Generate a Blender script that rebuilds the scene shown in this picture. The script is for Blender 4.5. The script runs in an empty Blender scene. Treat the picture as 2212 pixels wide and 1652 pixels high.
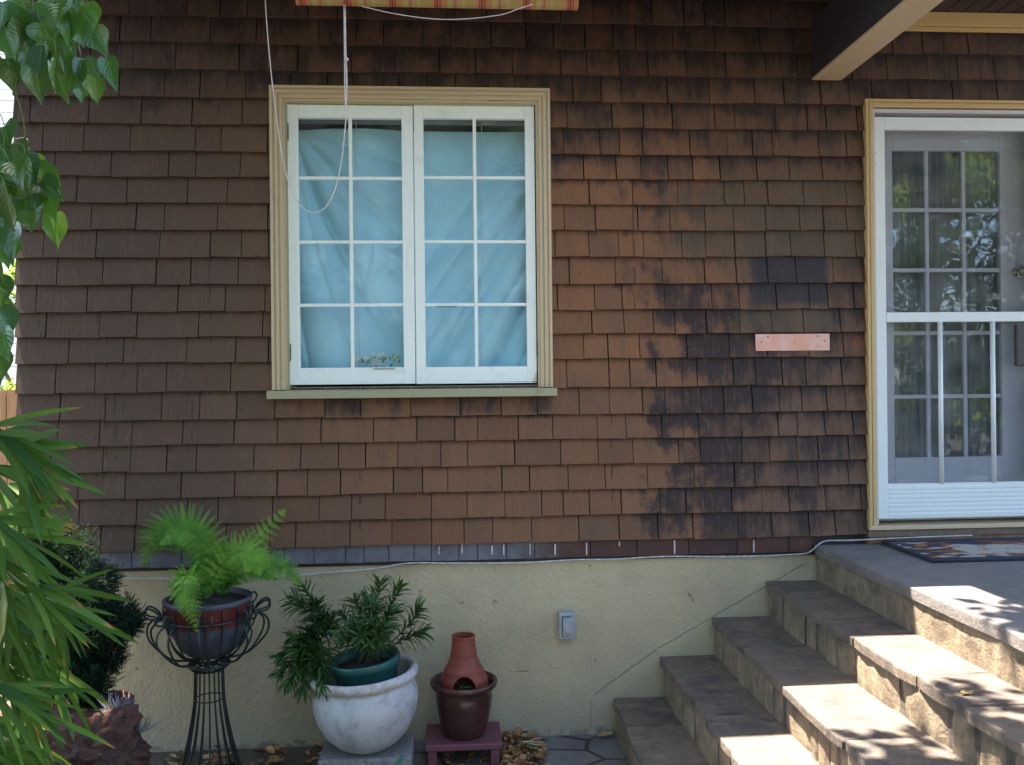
import bpy, bmesh, math, random
from mathutils import Vector, Matrix, Euler, noise
S = bpy.context.scene
R_ = random.Random(7)
# ------------------------------------------------------------------ camera
CAM = Vector((0, -4.2, 1.73))
YAW, PITCH, ROLL = math.radians(-3.877), math.radians(0.0), math.radians(-0.603)
FPX, CX, CY = 1876.0, 1106.0, 826.0
cam = bpy.data.cameras.new('camera'); co = bpy.data.objects.new('camera', cam)
S.collection.objects.link(co)
MROT = Matrix.Rotation(YAW, 3, 'Z') @ Matrix.Rotation(math.pi/2 + PITCH, 3, 'X') @ Matrix.Rotation(ROLL, 3, 'Z')
co.location = CAM; co.rotation_euler = MROT.to_euler()
cam.sensor_width = 36; cam.sensor_fit = 'HORIZONTAL'; cam.lens = 36*FPX/2212
cam.clip_start = 0.02; cam.clip_end = 500
S.camera = co
# ------------------------------------------------------------------ sky, sun, exposure
SUN = Vector((-0.30, 0.12, 1.0)).normalized()
w = bpy.data.worlds.new("World"); S.world = w; w.use_nodes = True
nt = w.node_tree; bg = nt.nodes['Background']
sky = nt.nodes.new('ShaderNodeTexSky'); sky.sky_type = 'NISHITA'; sky.sun_disc = False
sky.sun_elevation = math.asin(SUN.z); sky.sun_rotation = math.atan2(SUN.x, SUN.y)
nt.links.new(sky.outputs[0], bg.inputs[0]); bg.inputs[1].default_value = 0.12
sd = bpy.data.lights.new('sun', 'SUN'); sd.energy = 5.0; sd.angle = math.radians(0.5); sd.color = (1, .90, .76)
so = bpy.data.objects.new('sun', sd); S.collection.objects.link(so); so.rotation_euler = SUN.to_track_quat('Z', 'Y').to_euler()
so.location = (0, 0, 12)
S.view_settings.view_transform = 'Standard'; S.view_settings.look = 'None'; S.view_settings.gamma = 1
S.view_settings.exposure = 3.0
S.cycles.max_bounces = 10; S.cycles.transparent_max_bounces = 16

# ------------------------------------------------------------------ helpers
def ray(px, py): return MROT @ Vector(((px-CX)/FPX, -(py-CY)/FPX, -1))
def at(px, py, Y=0.0):
    d = ray(px, py); return CAM + d*((Y-CAM.y)/d.y)
def atz(px, py, Z):
    d = ray(px, py); return CAM + d*((Z-CAM.z)/d.z)
def ax(px, py, Y=0.0): return at(px, py, Y).x
def az(px, py, Y=0.0): return at(px, py, Y).z

class MB:
    def __init__(s): s.v = []; s.f = []; s.r = []; s.uv = []; s.sm = []
    def face(s, pts, r=0.5, uv=None, smooth=False):
        n = len(s.v); s.v += [tuple(p) for p in pts]; s.f.append(tuple(range(n, n+len(pts)))); s.r.append(r)
        s.uv += (uv or [(0, 0)]*len(pts)); s.sm.append(smooth)
    def box(s, a, b, r=0.5):
        x0, y0, z0 = a; x1, y1, z1 = b
        if x0 > x1: x0, x1 = x1, x0
        if y0 > y1: y0, y1 = y1, y0
        if z0 > z1: z0, z1 = z1, z0
        p = [Vector(c) for c in ((x0,y0,z0),(x1,y0,z0),(x1,y1,z0),(x0,y1,z0),(x0,y0,z1),(x1,y0,z1),(x1,y1,z1),(x0,y1,z1))]
        s.hexa(p, r)
    def hexa(s, p, r=0.5, uvs=None):
        n = len(s.v); s.v += [tuple(q) for q in p]
        for f in ((3,2,1,0),(4,5,6,7),(0,1,5,4),(1,2,6,5),(2,3,7,6),(3,0,4,7)):
            s.f.append(tuple(n+i for i in f)); s.r.append(r); s.sm.append(False)
            s.uv += [(uvs[i] if uvs else (0, 0)) for i in f]
    def grid(s, rows, r=0.5, closed=False, smooth=True, caps=False):
        n = len(s.v); m = len(rows[0])
        for row in rows: s.v += [tuple(q) for q in row]
        for i in range(len(rows)-1):
            for j in range(m if closed else m-1):
                k = (j+1) % m
                s.f.append((n+i*m+j, n+i*m+k, n+(i+1)*m+k, n+(i+1)*m+j)); s.r.append(r); s.sm.append(smooth)
                a = j/(m-1) if m > 1 else 0; b = (j+1)/(m-1) if m > 1 else 0; c = i/(len(rows)-1); d = (i+1)/(len(rows)-1)
                s.uv += [(a, c), (b, c), (b, d), (a, d)]
        if caps:
            s.f.append(tuple(n+j for j in reversed(range(m)))); s.r.append(r); s.sm.append(False); s.uv += [(0, 0)]*m
            k = n+(len(rows)-1)*m
            s.f.append(tuple(k+j for j in range(m))); s.r.append(r); s.sm.append(False); s.uv += [(0, 0)]*m
    def lathe(s, prof, c=(0, 0, 0), seg=40, r=0.5, wob=0):
        rows = []
        for (rad, z) in prof:
            row = []
            for j in range(seg):
                a = 2*math.pi*j/seg; q = rad*(1+wob*noise.noise(Vector((math.cos(a)*1.5, math.sin(a)*1.5, z*5))))
                row.append((c[0]+q*math.cos(a), c[1]+q*math.sin(a), c[2]+z))
            rows.append(row)
        s.grid(rows, r, closed=True)
    def tube(s, pts, rad, seg=8, r=0.5, caps=True):
        pts = [Vector(p) for p in pts]; rows = []; up = None
        for i, p in enumerate(pts):
            t = (pts[min(i+1, len(pts)-1)]-pts[max(i-1, 0)])
            if t.length < 1e-9: t = Vector((0, 0, 1))
            t.normalize()
            if up is None:
                up = t.orthogonal().normalized()
            up = (up - t*up.dot(t))
            if up.length < 1e-6: up = t.orthogonal()
            up.normalize(); sd_ = t.cross(up)
            q = rad[i] if isinstance(rad, (list, tuple)) else rad
            rows.append([p+up*q*math.cos(2*math.pi*j/seg)+sd_*q*math.sin(2*math.pi*j/seg) for j in range(seg)])
        s.grid(rows, r, closed=True, caps=caps)
    def build(s, name, m, parent=None, bevel=0, label=None, loc=None):
        me = bpy.data.meshes.new(name)
        if loc is not None:
            L = Vector(loc); me.from_pydata([tuple(Vector(v)-L) for v in s.v], [], s.f)
        else: me.from_pydata(s.v, [], s.f)
        me.materials.append(m)
        a = me.attributes.new('rnd', 'FLOAT', 'FACE'); a.data.foreach_set('value', s.r)
        u = me.uv_layers.new(name='UVMap'); u.data.foreach_set('uv', [c for t in s.uv for c in t])
        me.polygons.foreach_set('use_smooth', s.sm)
        me.update()
        o = bpy.data.objects.new(name, me); S.collection.objects.link(o)
        if loc is not None: o.location = L
        if parent is not None: o.parent = parent
        if bevel:
            b = o.modifiers.new('bevel', 'BEVEL'); b.width = bevel; b.segments = 2; b.limit_method = 'ANGLE'; b.angle_limit = math.radians(50)
        if label: o['label'] = label
        return o
def tag(o, label, cat, group=None, kind=None):
    if label: o['label'] = label
    if cat: o['category'] = cat
    if group: o['group'] = group
    if kind: o['kind'] = kind
    return o
def empty(name, label, cat, loc=(0, 0, 0), group=None):
    o = bpy.data.objects.new(name, None); S.collection.objects.link(o); o.location = loc; o.empty_display_size = .1
    return tag(o, label, cat, group)
def bez(pts, n=16):
    # Catmull-Rom through points
    P = [Vector(p) for p in pts]; P = [P[0]*2-P[1]]+P+[P[-1]*2-P[-2]]; out = []
    for i in range(1, len(P)-2):
        for k in range(n):
            t = k/n; a, b, c, d = P[i-1], P[i], P[i+1], P[i+2]
            out.append(.5*((2*b)+(c-a)*t+(2*a-5*b+4*c-d)*t*t+(3*b-a-3*c+d)*t**3))
    out.append(P[-2]); return out

def sub(o, par): o.matrix_parent_inverse = Matrix.Translation(-Vector(par.location)); return o

# ------------------------------------------------------------------ materials
class NT:
    """small node helper"""
    def __init__(s, name):
        s.m = bpy.data.materials.new(name); s.m.use_nodes = True; s.t = s.m.node_tree; s.b = s.t.nodes['Principled BSDF']
        s.out = s.t.nodes['Material Output']
        s.tc = s.n('ShaderNodeTexCoord')
    def n(s, typ, **k):
        x = s.t.nodes.new(typ)
        for a, b in k.items(): setattr(x, a, b)
        return x
    def l(s, a, b): s.t.links.new(a, b)
    def put(s, inp, v):
        if hasattr(v, 'links'): s.l(v, inp)
        elif isinstance(v, (tuple, list)) and len(v) == 3 and inp.type == 'RGBA': inp.default_value = (*v, 1)
        else: inp.default_value = v
    def math(s, op, a, b=0.0, c=0.0, clamp=False):
        x = s.n('ShaderNodeMath', operation=op, use_clamp=clamp)
        for i, v in enumerate((a, b, c)): s.put(x.inputs[i], v)
        return x.outputs[0]
    def mul(s, *a):
        r = a[0]
        for b in a[1:]: r = s.math('MULTIPLY', r, b)
        return r
    def coord(s, scale=(1, 1, 1), loc=(0, 0, 0), rot=(0, 0, 0), src='Object'):
        x = s.n('ShaderNodeMapping'); s.l(s.tc.outputs[src], x.inputs[0]); x.inputs['Scale'].default_value = scale
        x.inputs['Location'].default_value = loc; x.inputs['Rotation'].default_value = rot; return x.outputs[0]
    def noise(s, scale=5, detail=5, rough=.55, vec=None, dist=0):
        x = s.n('ShaderNodeTexNoise'); s.l(vec or s.tc.outputs['Object'], x.inputs['Vector'])
        x.inputs['Scale'].default_value = scale; x.inputs['Detail'].default_value = detail; x.inputs['Roughness'].default_value = rough
        x.inputs['Distortion'].default_value = dist; return x.outputs[0]
    def voro(s, scale=5, feature='F1', vec=None, out='Distance', rnd=1):
        x = s.n('ShaderNodeTexVoronoi', feature=feature); s.l(vec or s.tc.outputs['Object'], x.inputs['Vector'])
        x.inputs['Scale'].default_value = scale; x.inputs['Randomness'].default_value = rnd; return x.outputs[out]
    def ramp(s, fac, stops, interp='LINEAR'):
        x = s.n('ShaderNodeValToRGB'); s.put(x.inputs[0], fac); e = x.color_ramp.elements; x.color_ramp.interpolation = interp
        while len(e) > 1: e.remove(e[-1])
        e[0].position = stops[0][0]; c = stops[0][1]; e[0].color = (*c, 1) if isinstance(c, tuple) else (c, c, c, 1)
        for p, c in stops[1:]:
            q = e.new(p); q.color = (*c, 1) if isinstance(c, tuple) else (c, c, c, 1)
        return x.outputs[0]
    def step(s, v, a, b):
        x = s.n('ShaderNodeMapRange', interpolation_type='SMOOTHSTEP'); s.put(x.inputs[0], v); x.inputs[1].default_value = a; x.inputs[2].default_value = b
        return x.outputs[0]
    def mix(s, f, a, b, mode='MIX'):
        x = s.n('ShaderNodeMix', data_type='RGBA', blend_type=mode); s.put(x.inputs[0], f); s.put(x.inputs[6], a); s.put(x.inputs[7], b)
        return x.outputs[2]
    def attr(s, name='rnd'):
        x = s.n('ShaderNodeAttribute', attribute_name=name); return x.outputs['Fac']
    def xyz(s, src='Object'):
        x = s.n('ShaderNodeSeparateXYZ'); s.l(s.tc.outputs[src], x.inputs[0]); return x.outputs
    def bump(s, h, dist=.002, strength=1):
        x = s.n('ShaderNodeBump'); s.put(x.inputs['Height'], h); x.inputs['Distance'].default_value = dist; x.inputs['Strength'].default_value = strength
        s.l(x.outputs[0], s.b.inputs['Normal'])
    def box(s, u, v, u0, u1, v0, v1, e=.006):
        a = s.mul(s.step(u, u0-e, u0+e), s.math('SUBTRACT', 1, s.step(u, u1-e, u1+e)))
        b = s.mul(s.step(v, v0-e, v0+e), s.math('SUBTRACT', 1, s.step(v, v1-e, v1+e)))
        return s.mul(a, b)
    def done(s, col, rough=.6, spec=.5, metal=0):
        s.put(s.b.inputs['Base Color'], col); s.put(s.b.inputs['Roughness'], rough)
        s.b.inputs['Specular IOR Level'].default_value = spec; s.b.inputs['Metallic'].default_value = metal
        return s.m

def simple(name, c1, c2=None, scale=20, rough=.5, bump=0, spec=.5, metal=0, detail=6):
    n = NT(name); c2 = c2 or tuple(x*.75 for x in c1)
    nz = n.noise(scale, detail)
    if bump: n.bump(nz, bump)
    return n.done(n.mix(n.step(nz, .3, .7), c1, c2), rough, spec, metal)

def m_shingle():
    n = NT('painted_shingle'); X = n.xyz(); x, z = X[0], X[2]; r = n.attr()
    uv = n.n('ShaderNodeSeparateXYZ'); n.l(n.tc.outputs['UV'], uv.inputs[0]); v = uv.outputs[1]
    r2 = n.math('FRACT', n.mul(r, 7.31)); r3 = n.math('FRACT', n.mul(r, 23.7))
    grain = n.noise(1, 6, .65, n.coord((70, 70, 3.2)))
    blot = n.noise(2.4, 5, .62); blot2 = n.noise(5.5, 5, .65)
    fine = n.noise(9, 6, .65, n.coord((1.6, 1, .6)))
    base = n.ramp(r, [(0, (.145, .067, .034)), (.25, (.195, .092, .047)), (.5, (.165, .081, .044)), (.8, (.210, .100, .051)), (1, (.138, .072, .045))])
    warm = n.mul(n.box(x, z, .45, 1.35, 1.75, 2.85, .12), .55)
    base = n.mix(warm, base, (.275, .112, .052))
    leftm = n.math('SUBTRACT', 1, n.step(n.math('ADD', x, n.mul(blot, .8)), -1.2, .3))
    base = n.mix(n.mul(leftm, .8), base, (.068, .045, .037))  # greyer weathered brown at left, deepened in colour to imitate dimmer light
    base = n.mix(n.mul(n.step(fine, .45, .8), .8), base, (.115, .072, .052))
    base = n.mix(n.mul(n.step(grain, .5, .8), .35), base, (.25, .13, .085))
    base = n.mix(n.mul(n.step(r2, .5, 1), .25), base, (.085, .052, .042))
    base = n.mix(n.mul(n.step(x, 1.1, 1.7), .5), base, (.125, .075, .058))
    base = n.mix(n.mul(n.step(z, 2.95, 3.3), .55), base, (.085, .055, .052))  # upper courses coloured darker to imitate the shade beneath the eave
    # dark regions: weathering low beside the door and right of the window head
    xr = n.math('ADD', x, n.math('ADD', n.mul(n.math('SUBTRACT', blot, .5), 1.3), n.mul(n.math('SUBTRACT', blot2, .5), .7)))
    low_ = n.math('SUBTRACT', 1, n.step(z, 2.05, 2.35))
    band = n.math('ABSOLUTE', n.math('SUBTRACT', xr, n.math('ADD', n.mul(n.math('SUBTRACT', 2.2, z), .10), 1.22)))
    band = n.mul(n.math('SUBTRACT', 1, n.step(band, .02, .56)), n.math('ADD', n.mul(low_, .45), .58))
    reg = n.math('MAXIMUM', n.mul(band, 1.12), n.mul(n.step(xr, 1.0, 1.45), n.math('ADD', n.mul(low_, .24), .58)))
    head = n.mul(n.step(n.math('ADD', z, n.mul(blot, .5)), 2.75, 3.1), n.step(n.math('ADD', x, n.mul(blot, .5)), .5, .7), .85)
    top = n.mul(n.step(n.math('ADD', z, n.mul(blot, .5)), 3.1, 3.4), .8)  # more eave shade painted in, with a noisy lower edge
    sill = n.mul(n.box(x, z, -.85, .48, 1.575, 1.685, .03), .8)  # darker strip along the course just below the sill
    reg = n.math('MAXIMUM', n.math('MAXIMUM', reg, head), n.math('MAXIMUM', sill, top))
    g2 = n.noise(1, 5, .7, n.coord((15, 15, 2.4)))
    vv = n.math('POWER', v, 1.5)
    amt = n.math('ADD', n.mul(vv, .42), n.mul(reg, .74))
    amt = n.math('ADD', amt, n.mul(n.math('SUBTRACT', g2, .5), .95))
    amt = n.math('ADD', amt, n.mul(n.math('SUBTRACT', blot2, .5), .95))
    amt = n.math('ADD', amt, n.mul(n.math('SUBTRACT', fine, .5), .8))
    amt = n.math('ADD', amt, n.mul(n.math('SUBTRACT', r3, .5), .16))
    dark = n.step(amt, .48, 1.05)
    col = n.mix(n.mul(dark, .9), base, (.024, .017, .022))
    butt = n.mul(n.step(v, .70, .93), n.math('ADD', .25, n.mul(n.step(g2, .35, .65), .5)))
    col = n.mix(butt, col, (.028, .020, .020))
    streak = n.mul(n.step(grain, .52, .72), n.mul(reg, .5))
    col = n.mix(streak, col, (.17, .095, .065))
    # olive-grey older paint on part of the right side
    gr = n.mul(n.box(x, z, 1.05, 2.1, 2.30, 2.72, .10), n.step(blot2, .35, .55), .65)
    col = n.mix(gr, col, (.098, .076, .054))
    gx_ = n.math('ADD', x, n.mul(n.math('SUBTRACT', fine, .5), .05)); gz_ = n.math('ADD', z, n.mul(n.math('SUBTRACT', blot2, .5), .05))
    ghost = n.box(gx_, gz_, 1.475, 1.85, 2.095, 2.335, .022)
    col = n.mix(n.mul(ghost, n.math('ADD', n.mul(fine, .25), .75)), col, n.mix(r, (.022, .021, .032), (.036, .033, .044)))
    pale = n.mul(n.box(x, z, 1.40, 1.87, 1.975, 2.07, .03), .6)
    col = n.mix(pale, col, (.11, .083, .060))
    rust = n.mul(n.box(n.math('ADD', x, n.mul(n.math('SUBTRACT', fine, .5), .2)), n.math('ADD', z, n.mul(n.math('SUBTRACT', blot2, .5), .14)), 1.93, 2.05, 1.86, 1.94, .035), n.step(blot2, .3, .65), .8)
    col = n.mix(rust, col, (.28, .085, .04))
    split = n.step(n.noise(1, 2, .5, n.coord((38, 38, 1.1))), .70, .715)
    col = n.mix(n.mul(split, .55), col, (.035, .022, .02))
    n.bump(n.math('SUBTRACT', n.math('ADD', n.mul(grain, 1.5), n.mul(fine, .9)), n.mul(split, .8)), .003)
    return n.done(col, n.ramp(fine, [(0, .55), (1, .8)]), .3)

def m_stucco():
    n = NT('cream_stucco'); X = n.xyz(); x, z = X[0], X[2]
    big = n.noise(2.5, 5, .6); fine = n.noise(60, 3, .6)
    col = n.mix(n.step(big, .35, .7), (.51, .43, .28), (.43, .365, .25))
    # splash-back dirt along the foot of the wall
    edge = n.math('ADD', z, n.mul(n.math('SUBTRACT', n.noise(7, 5, .65), .5), .22))
    dirt = n.math('SUBTRACT', 1, n.step(edge, .03, .30))
    col = n.mix(n.mul(n.step(n.noise(1, 6, .7, n.coord((5, 5, 1.2))), .52, .72), .35), col, (.36, .30, .21))
    col = n.mix(n.mul(dirt, .45), col, (.30, .28, .24))
    rim = n.mul(n.math('SUBTRACT', 1, n.step(edge, .012, .05)), n.step(n.noise(30, 4), .4, .6))
    col = n.mix(n.mul(rim, .7), col, (.16, .15, .14))
    spots = n.mul(n.step(n.noise(13, 2, .5), .735, .76), .6)
    col = n.mix(spots, col, (.2, .15, .1))
    # hairline crack that follows the stairs
    def seg(a, b, wdt):
        ax_, az_ = a; bx, bz = b; L = math.hypot(bx-ax_, bz-az_); ux, uz = (bx-ax_)/L, (bz-az_)/L
        jit = n.mul(n.math('SUBTRACT', n.noise(14, 3), .5), .012)
        dx = n.math('SUBTRACT', x, ax_); dz = n.math('SUBTRACT', z, az_)
        d = n.math('ABSOLUTE', n.math('ADD', n.math('SUBTRACT', n.mul(dx, uz), n.mul(dz, ux)), jit))
        t = n.math('ADD', n.mul(dx, ux), n.mul(dz, uz))
        inn = n.mul(n.step(t, 0, .01), n.math('SUBTRACT', 1, n.step(t, L-.01, L)))
        return n.mul(inn, n.math('SUBTRACT', 1, n.step(d, wdt*.4, wdt)))
    def P(px, py): p = at(px, py, .02); return (p.x, p.z)
    cr = None
    for a, b, wd in ((P(1740, 1215), P(1417, 1402), .0022), (P(1417, 1402), P(1283, 1500), .003), (P(1414, 1402), P(1424, 1416), .002), (P(1276, 1508), P(1276, 1570), .0018),
                     (P(1107, 1449.5), P(1099, 1449.5), .0038), (P(1143, 1449), P(1113, 1449.5), .0042),
                     (P(1484, 1279), P(1494, 1290), .006), (P(1494, 1290), P(1497, 1300), .005), (P(1283, 1422), P(1289, 1430), .004)):
        s_ = seg(a, b, wd); cr = s_ if cr is None else n.math('MAXIMUM', cr, s_)
    col = n.mix(n.mul(cr, .5), col, (.12, .075, .05))
    n.bump(n.math('SUBTRACT', n.math('ADD', n.mul(fine, .7), n.mul(n.noise(22, 3), .8)), n.mul(cr, .6)), .007)
    return n.done(col, .85, .2)

def m_stone(name, c1, c2, c3, scale=6):
    n = NT(name); r = n.attr(); big = n.noise(scale, 8, .65, dist=.6); fine = n.noise(70, 5, .7)
    lay = n.noise(3, 5, .6, n.coord((3, 9, 3)))
    col = n.mix(n.step(big, .35, .68), c1, c2)
    col = n.mix(n.mul(n.step(lay, .5, .7), .6), col, c3)
    col = n.mix(n.mul(n.math('SUBTRACT', r, .5), .5), col, c3)
    col = n.mix(n.mul(n.step(fine, .5, .75), .4), col, tuple(x*.45 for x in c1))
    n.bump(n.math('ADD', n.mul(big, 1.2), n.mul(fine, .4)), .012)
    return n.done(col, .75, .35)

def m_leaf(name, c1, c2, rough=.4, trans=.25, edge=None, veins=False, spec=.5):
    n = NT(name); r = n.attr(); nz = n.noise(14, 4)
    col = n.mix(r, c1, c2); col = n.mix(n.mul(n.step(nz, .4, .75), .4), col, tuple(x*.6 for x in c1))
    uv = n.n('ShaderNodeSeparateXYZ'); n.l(n.tc.outputs['UV'], uv.inputs[0])
    u = n.math('ABSOLUTE', n.math('SUBTRACT', uv.outputs[0], .5))
    if veins:
        mid = n.math('SUBTRACT', 1, n.step(u, .01, .045))
        col = n.mix(n.mul(mid, .3), col, tuple(min(1, x*2.2) for x in c2))
        wv = n.math('SINE', n.mul(n.math('SUBTRACT', uv.outputs[1], n.mul(u, .8)), 44.0))
        n.bump(n.math('ADD', n.mul(wv, .10), n.mul(nz, .8)), .0010)
    if edge:
        tip = n.mul(n.step(uv.outputs[1], .82, .97), n.step(r, .75, .8))
        col = n.mix(n.mul(tip, .85), col, edge)
    n.put(n.b.inputs['Base Color'], col); n.b.inputs['Roughness'].default_value = rough; n.b.inputs['Specular IOR Level'].default_value = spec
    tr = n.n('ShaderNodeBsdfTranslucent'); n.l(n.mix(.4, col, (.25, .45, .04)), tr.inputs[0])
    mx = n.n('ShaderNodeMixShader'); mx.inputs[0].default_value = trans
    n.l(n.b.outputs[0], mx.inputs[1]); n.l(tr.outputs[0], mx.inputs[2]); n.l(mx.outputs[0], n.out.inputs[0])
    return n.m

def m_glass(name, ior=1.5, tint=(1, 1, 1), boost=1.0, dirt=.03):
    n = NT(name)
    tr = n.n('ShaderNodeBsdfTransparent'); n.put(tr.inputs[0], tint)
    gl = n.n('ShaderNodeBsdfGlossy'); gl.inputs['Roughness'].default_value = .015
    bp = n.n('ShaderNodeBump'); n.l(n.noise(3.0, 2), bp.inputs['Height']); bp.inputs['Distance'].default_value = .004
    n.l(bp.outputs[0], gl.inputs['Normal'])
    fr = n.n('ShaderNodeFresnel'); fr.inputs[0].default_value = ior
    f = n.math('MULTIPLY', fr.outputs[0], boost, clamp=True)
    mx = n.n('ShaderNodeMixShader'); n.l(f, mx.inputs[0]); n.l(tr.outputs[0], mx.inputs[1]); n.l(gl.outputs[0], mx.inputs[2])
    df = n.n('ShaderNodeBsdfDiffuse'); df.inputs[0].default_value = (.7, .72, .75, 1)
    mx2 = n.n('ShaderNodeMixShader'); n.l(n.mul(n.step(n.noise(5, 6), .3, .8), dirt*2), mx2.inputs[0])
    n.l(mx.outputs[0], mx2.inputs[1]); n.l(df.outputs[0], mx2.inputs[2]); n.l(mx2.outputs[0], n.out.inputs[0])
    return n.m

def m_paint(name, c, dirt=(.35, .3, .22), amt=.35, rough=.45, bump=.0006, scale=8):
    n = NT(name); a = n.noise(scale, 7, .7); b = n.noise(3, 3, .5, n.coord((20, 20, 2)))
    d = n.mul(n.step(a, .55, .75), amt)
    col = n.mix(d, c, dirt); col = n.mix(n.mul(n.step(b, .55, .8), .18), col, tuple(x*.6 for x in c))
    n.bump(n.math('ADD', a, n.mul(b, .6)), bump)
    return n.done(col, rough, .45)

M = {}
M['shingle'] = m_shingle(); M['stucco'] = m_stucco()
M['casing'] = m_paint('cream_trim_paint', (.58, .45, .30), (.27, .22, .16), .4)
M['doorcasing'] = m_paint('ochre_trim_paint', (.58, .41, .20), (.3, .24, .15), .35)
M['sill'] = m_paint('grey_cream_sill_paint', (.36, .34, .22), (.18, .18, .13), .5)
M['white'] = m_paint('old_white_paint', (.88, .91, .89), (.52, .50, .42), .35, .4)
M['doorpaint'] = m_paint('off_white_door_paint', (.60, .58, .60), (.42, .40, .39), .25, .4)
M['alu'] = m_paint('white_coated_aluminium', (.80, .83, .86), (.5, .5, .5), .15, .28, .0003)
M['brownwood'] = simple('dark_brown_stained_board', (.055, .034, .032), (.035, .024, .026), 14, .6, .001)
M['beamside'] = simple('dark_beam_side', (.045, .034, .045), (.03, .024, .034), 10, .55, .001)  # even dark tone for the beam sides and soffit
M['threshold'] = simple('worn_wood_threshold', (.20, .13, .09), (.12, .09, .075), 25, .6, .002)
M['thresholdo'] = simple('orange_brown_threshold_board', (.30, .14, .07), (.16, .09, .06), 25, .6, .002)
M['starter'] = None
M['glass'] = m_glass('window_glass', 1.5, (.97, .99, 1), .28, .03)
M['doorglass'] = m_glass('door_glass', 1.5, (.9, .92, .92), 1.5, .02)
M['stormglass'] = m_glass('storm_glass', 1.4, (.9, .92, .95), .45, .035)
M['tread'] = m_stone('slate_tread', (.150, .118, .096), (.072, .064, .064), (.27, .20, .135), 7)
M['riser'] = m_stone('sandstone_riser', (.26, .20, .135), (.13, .10, .075), (.38, .29, .19), 9)
M['mortar'] = simple('grey_mortar', (.12, .10, .08), (.06, .05, .045), 30, .9, .004)
M['landing'] = m_stone('concrete_landing', (.20, .175, .165), (.15, .14, .135), (.25, .21, .185), 4)
M['soil'] = simple('dark_soil', (.035, .028, .024), (.018, .015, .014), 30, .95, .02)
M['iron'] = simple('dark_green_painted_iron', (.014, .034, .034), (.008, .018, .020), 40, .45, .001)
M['hinge'] = simple('tarnished_hinge_metal', (.20, .17, .14), (.10, .09, .08), 60, .5, .0005, metal=.4)
M['cable'] = simple('white_cable_plastic', (.62, .64, .68), (.34, .35, .38), 30, .4)
M['cord'] = simple('cotton_cord', (.72, .64, .66), (.6, .52, .5), 90, .8, .001)

def m_starter():
    n = NT('weathered_starter_course'); x = n.xyz()[0]; r = n.attr()
    g = n.noise(1, 6, .7, n.coord((60, 60, 4))); b = n.noise(6, 5, .65)
    left = n.math('SUBTRACT', 1, n.step(n.math('ADD', x, n.mul(n.math('SUBTRACT', b, .5), .6)), .25, .6))
    red = n.mix(n.step(b, .4, .7), (.075, .032, .028), (.045, .028, .030)); red = n.mix(n.mul(r, .5), red, (.11, .045, .028))
    grey = n.mix(n.step(b, .35, .7), (.17, .165, .195), (.10, .095, .125))
    col = n.mix(left, red, grey)
    col = n.mix(n.mul(n.step(g, .6, .8), .35), col, (.25, .23, .22))
    col = n.mix(n.mul(n.step(n.noise(11, 4), .63, .72), .5), col, (.25, .22, .2))
    n.bump(g, .0015); return n.done(col, .65, .4)
M['starter'] = m_starter()

# ------------------------------------------------------------------ ground
def m_ground():
    n = NT('packed_earth'); a = n.noise(2, 8, .65); b = n.noise(35, 5)
    col = n.mix(n.step(a, .35, .65), (.10, .085, .06), (.06, .055, .04)); n.bump(n.math('ADD', a, n.mul(b, .3)), .02)
    return n.done(col, .95, .2)
def m_pave():
    n = NT('slate_paving'); wv = n.coord((1.9, 3.1, 1)); c = n.voro(1.35, 'F1', wv, 'Color'); d = n.voro(1.35, 'DISTANCE_TO_EDGE', wv)
    a = n.noise(5, 8, .65); f = n.noise(60, 4)
    bw = n.n('ShaderNodeRGBToBW'); n.l(c, bw.inputs[0])
    col = n.mix(bw.outputs[0], (.115, .118, .125), (.17, .155, .15)); col = n.mix(n.mul(n.step(a, .45, .7), .6), col, (.07, .075, .085))
    col = n.mix(n.math('SUBTRACT', 1, n.step(d, .012, .035)), col, (.05, .045, .04))
    n.bump(n.math('ADD', n.mul(n.step(d, .0, .04), 1.2), n.math('ADD', n.mul(a, .8), n.mul(f, .2))), .008)
    return n.done(col, .65, .4)
b = MB(); b.face([(-120, -120, 0), (120, -120, 0), (120, 120, 0), (-120, 120, 0)]); tag(b.build('ground', m_ground()), None, None, kind='structure')
b = MB(); b.face([(-.55, -7, .006), (5, -7, .006), (5, .015, .006), (-.55, .015, .006)]); tag(b.build('path', m_pave()), None, None, kind='structure')

# ------------------------------------------------------------------ house
house = empty('shingled_house', 'brown shingled house on a cream stucco base with a casement window and front door', 'house', (0, 0, 0))
XL = -2.025; XR = 4.6
# openings
wx0, wx1, wz0, wz1 = ax(620, 500), ax(1168, 500), az(900, 838), az(900, 228)      # window opening
dx0, dx1, dz0, dz1 = 2.085, 3.01, 1.0, az(1900, 240)
# structural backing
b = MB()
bk = .012; bt = .16
def wallpanel(x0, x1, z0, z1): b.box((x0, bk, z0), (x1, bt, z1))
wallpanel(XL+.005, wx0-.012, .86, 3.9); wallpanel(wx0-.012, wx1+.012, .86, wz0-.012); wallpanel(wx0-.012, wx1+.012, wz1+.012, 3.9)
wallpanel(wx1+.012, dx0-.012, .86, 3.9); wallpanel(dx0-.012, dx1+.012, dz1+.012, 3.9); wallpanel(dx1+.012, XR, .86, 3.9)
wallpanel(dx0-.012, dx1+.012, .86, .985)
b.build('wall_core', M['brownwood'], house)
# dark room and outer shell behind
b = MB()
b.box((XL+.01, 4.4, 0), (XR, 4.5, 3.8)); b.box((XL+.01, .162, 0), (XL+.15, 4.39, 3.8)); b.box((XR-.1, .162, 0), (XR-.002, 4.39, 3.8))
b.box((XL+.16, .162, .75), (XR-.11, 4.39, .85)); b.box((XL+.16, .162, 3.7), (XR-.11, 4.39, 3.75))
b.build('rear_shell', M['brownwood'], house)
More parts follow.
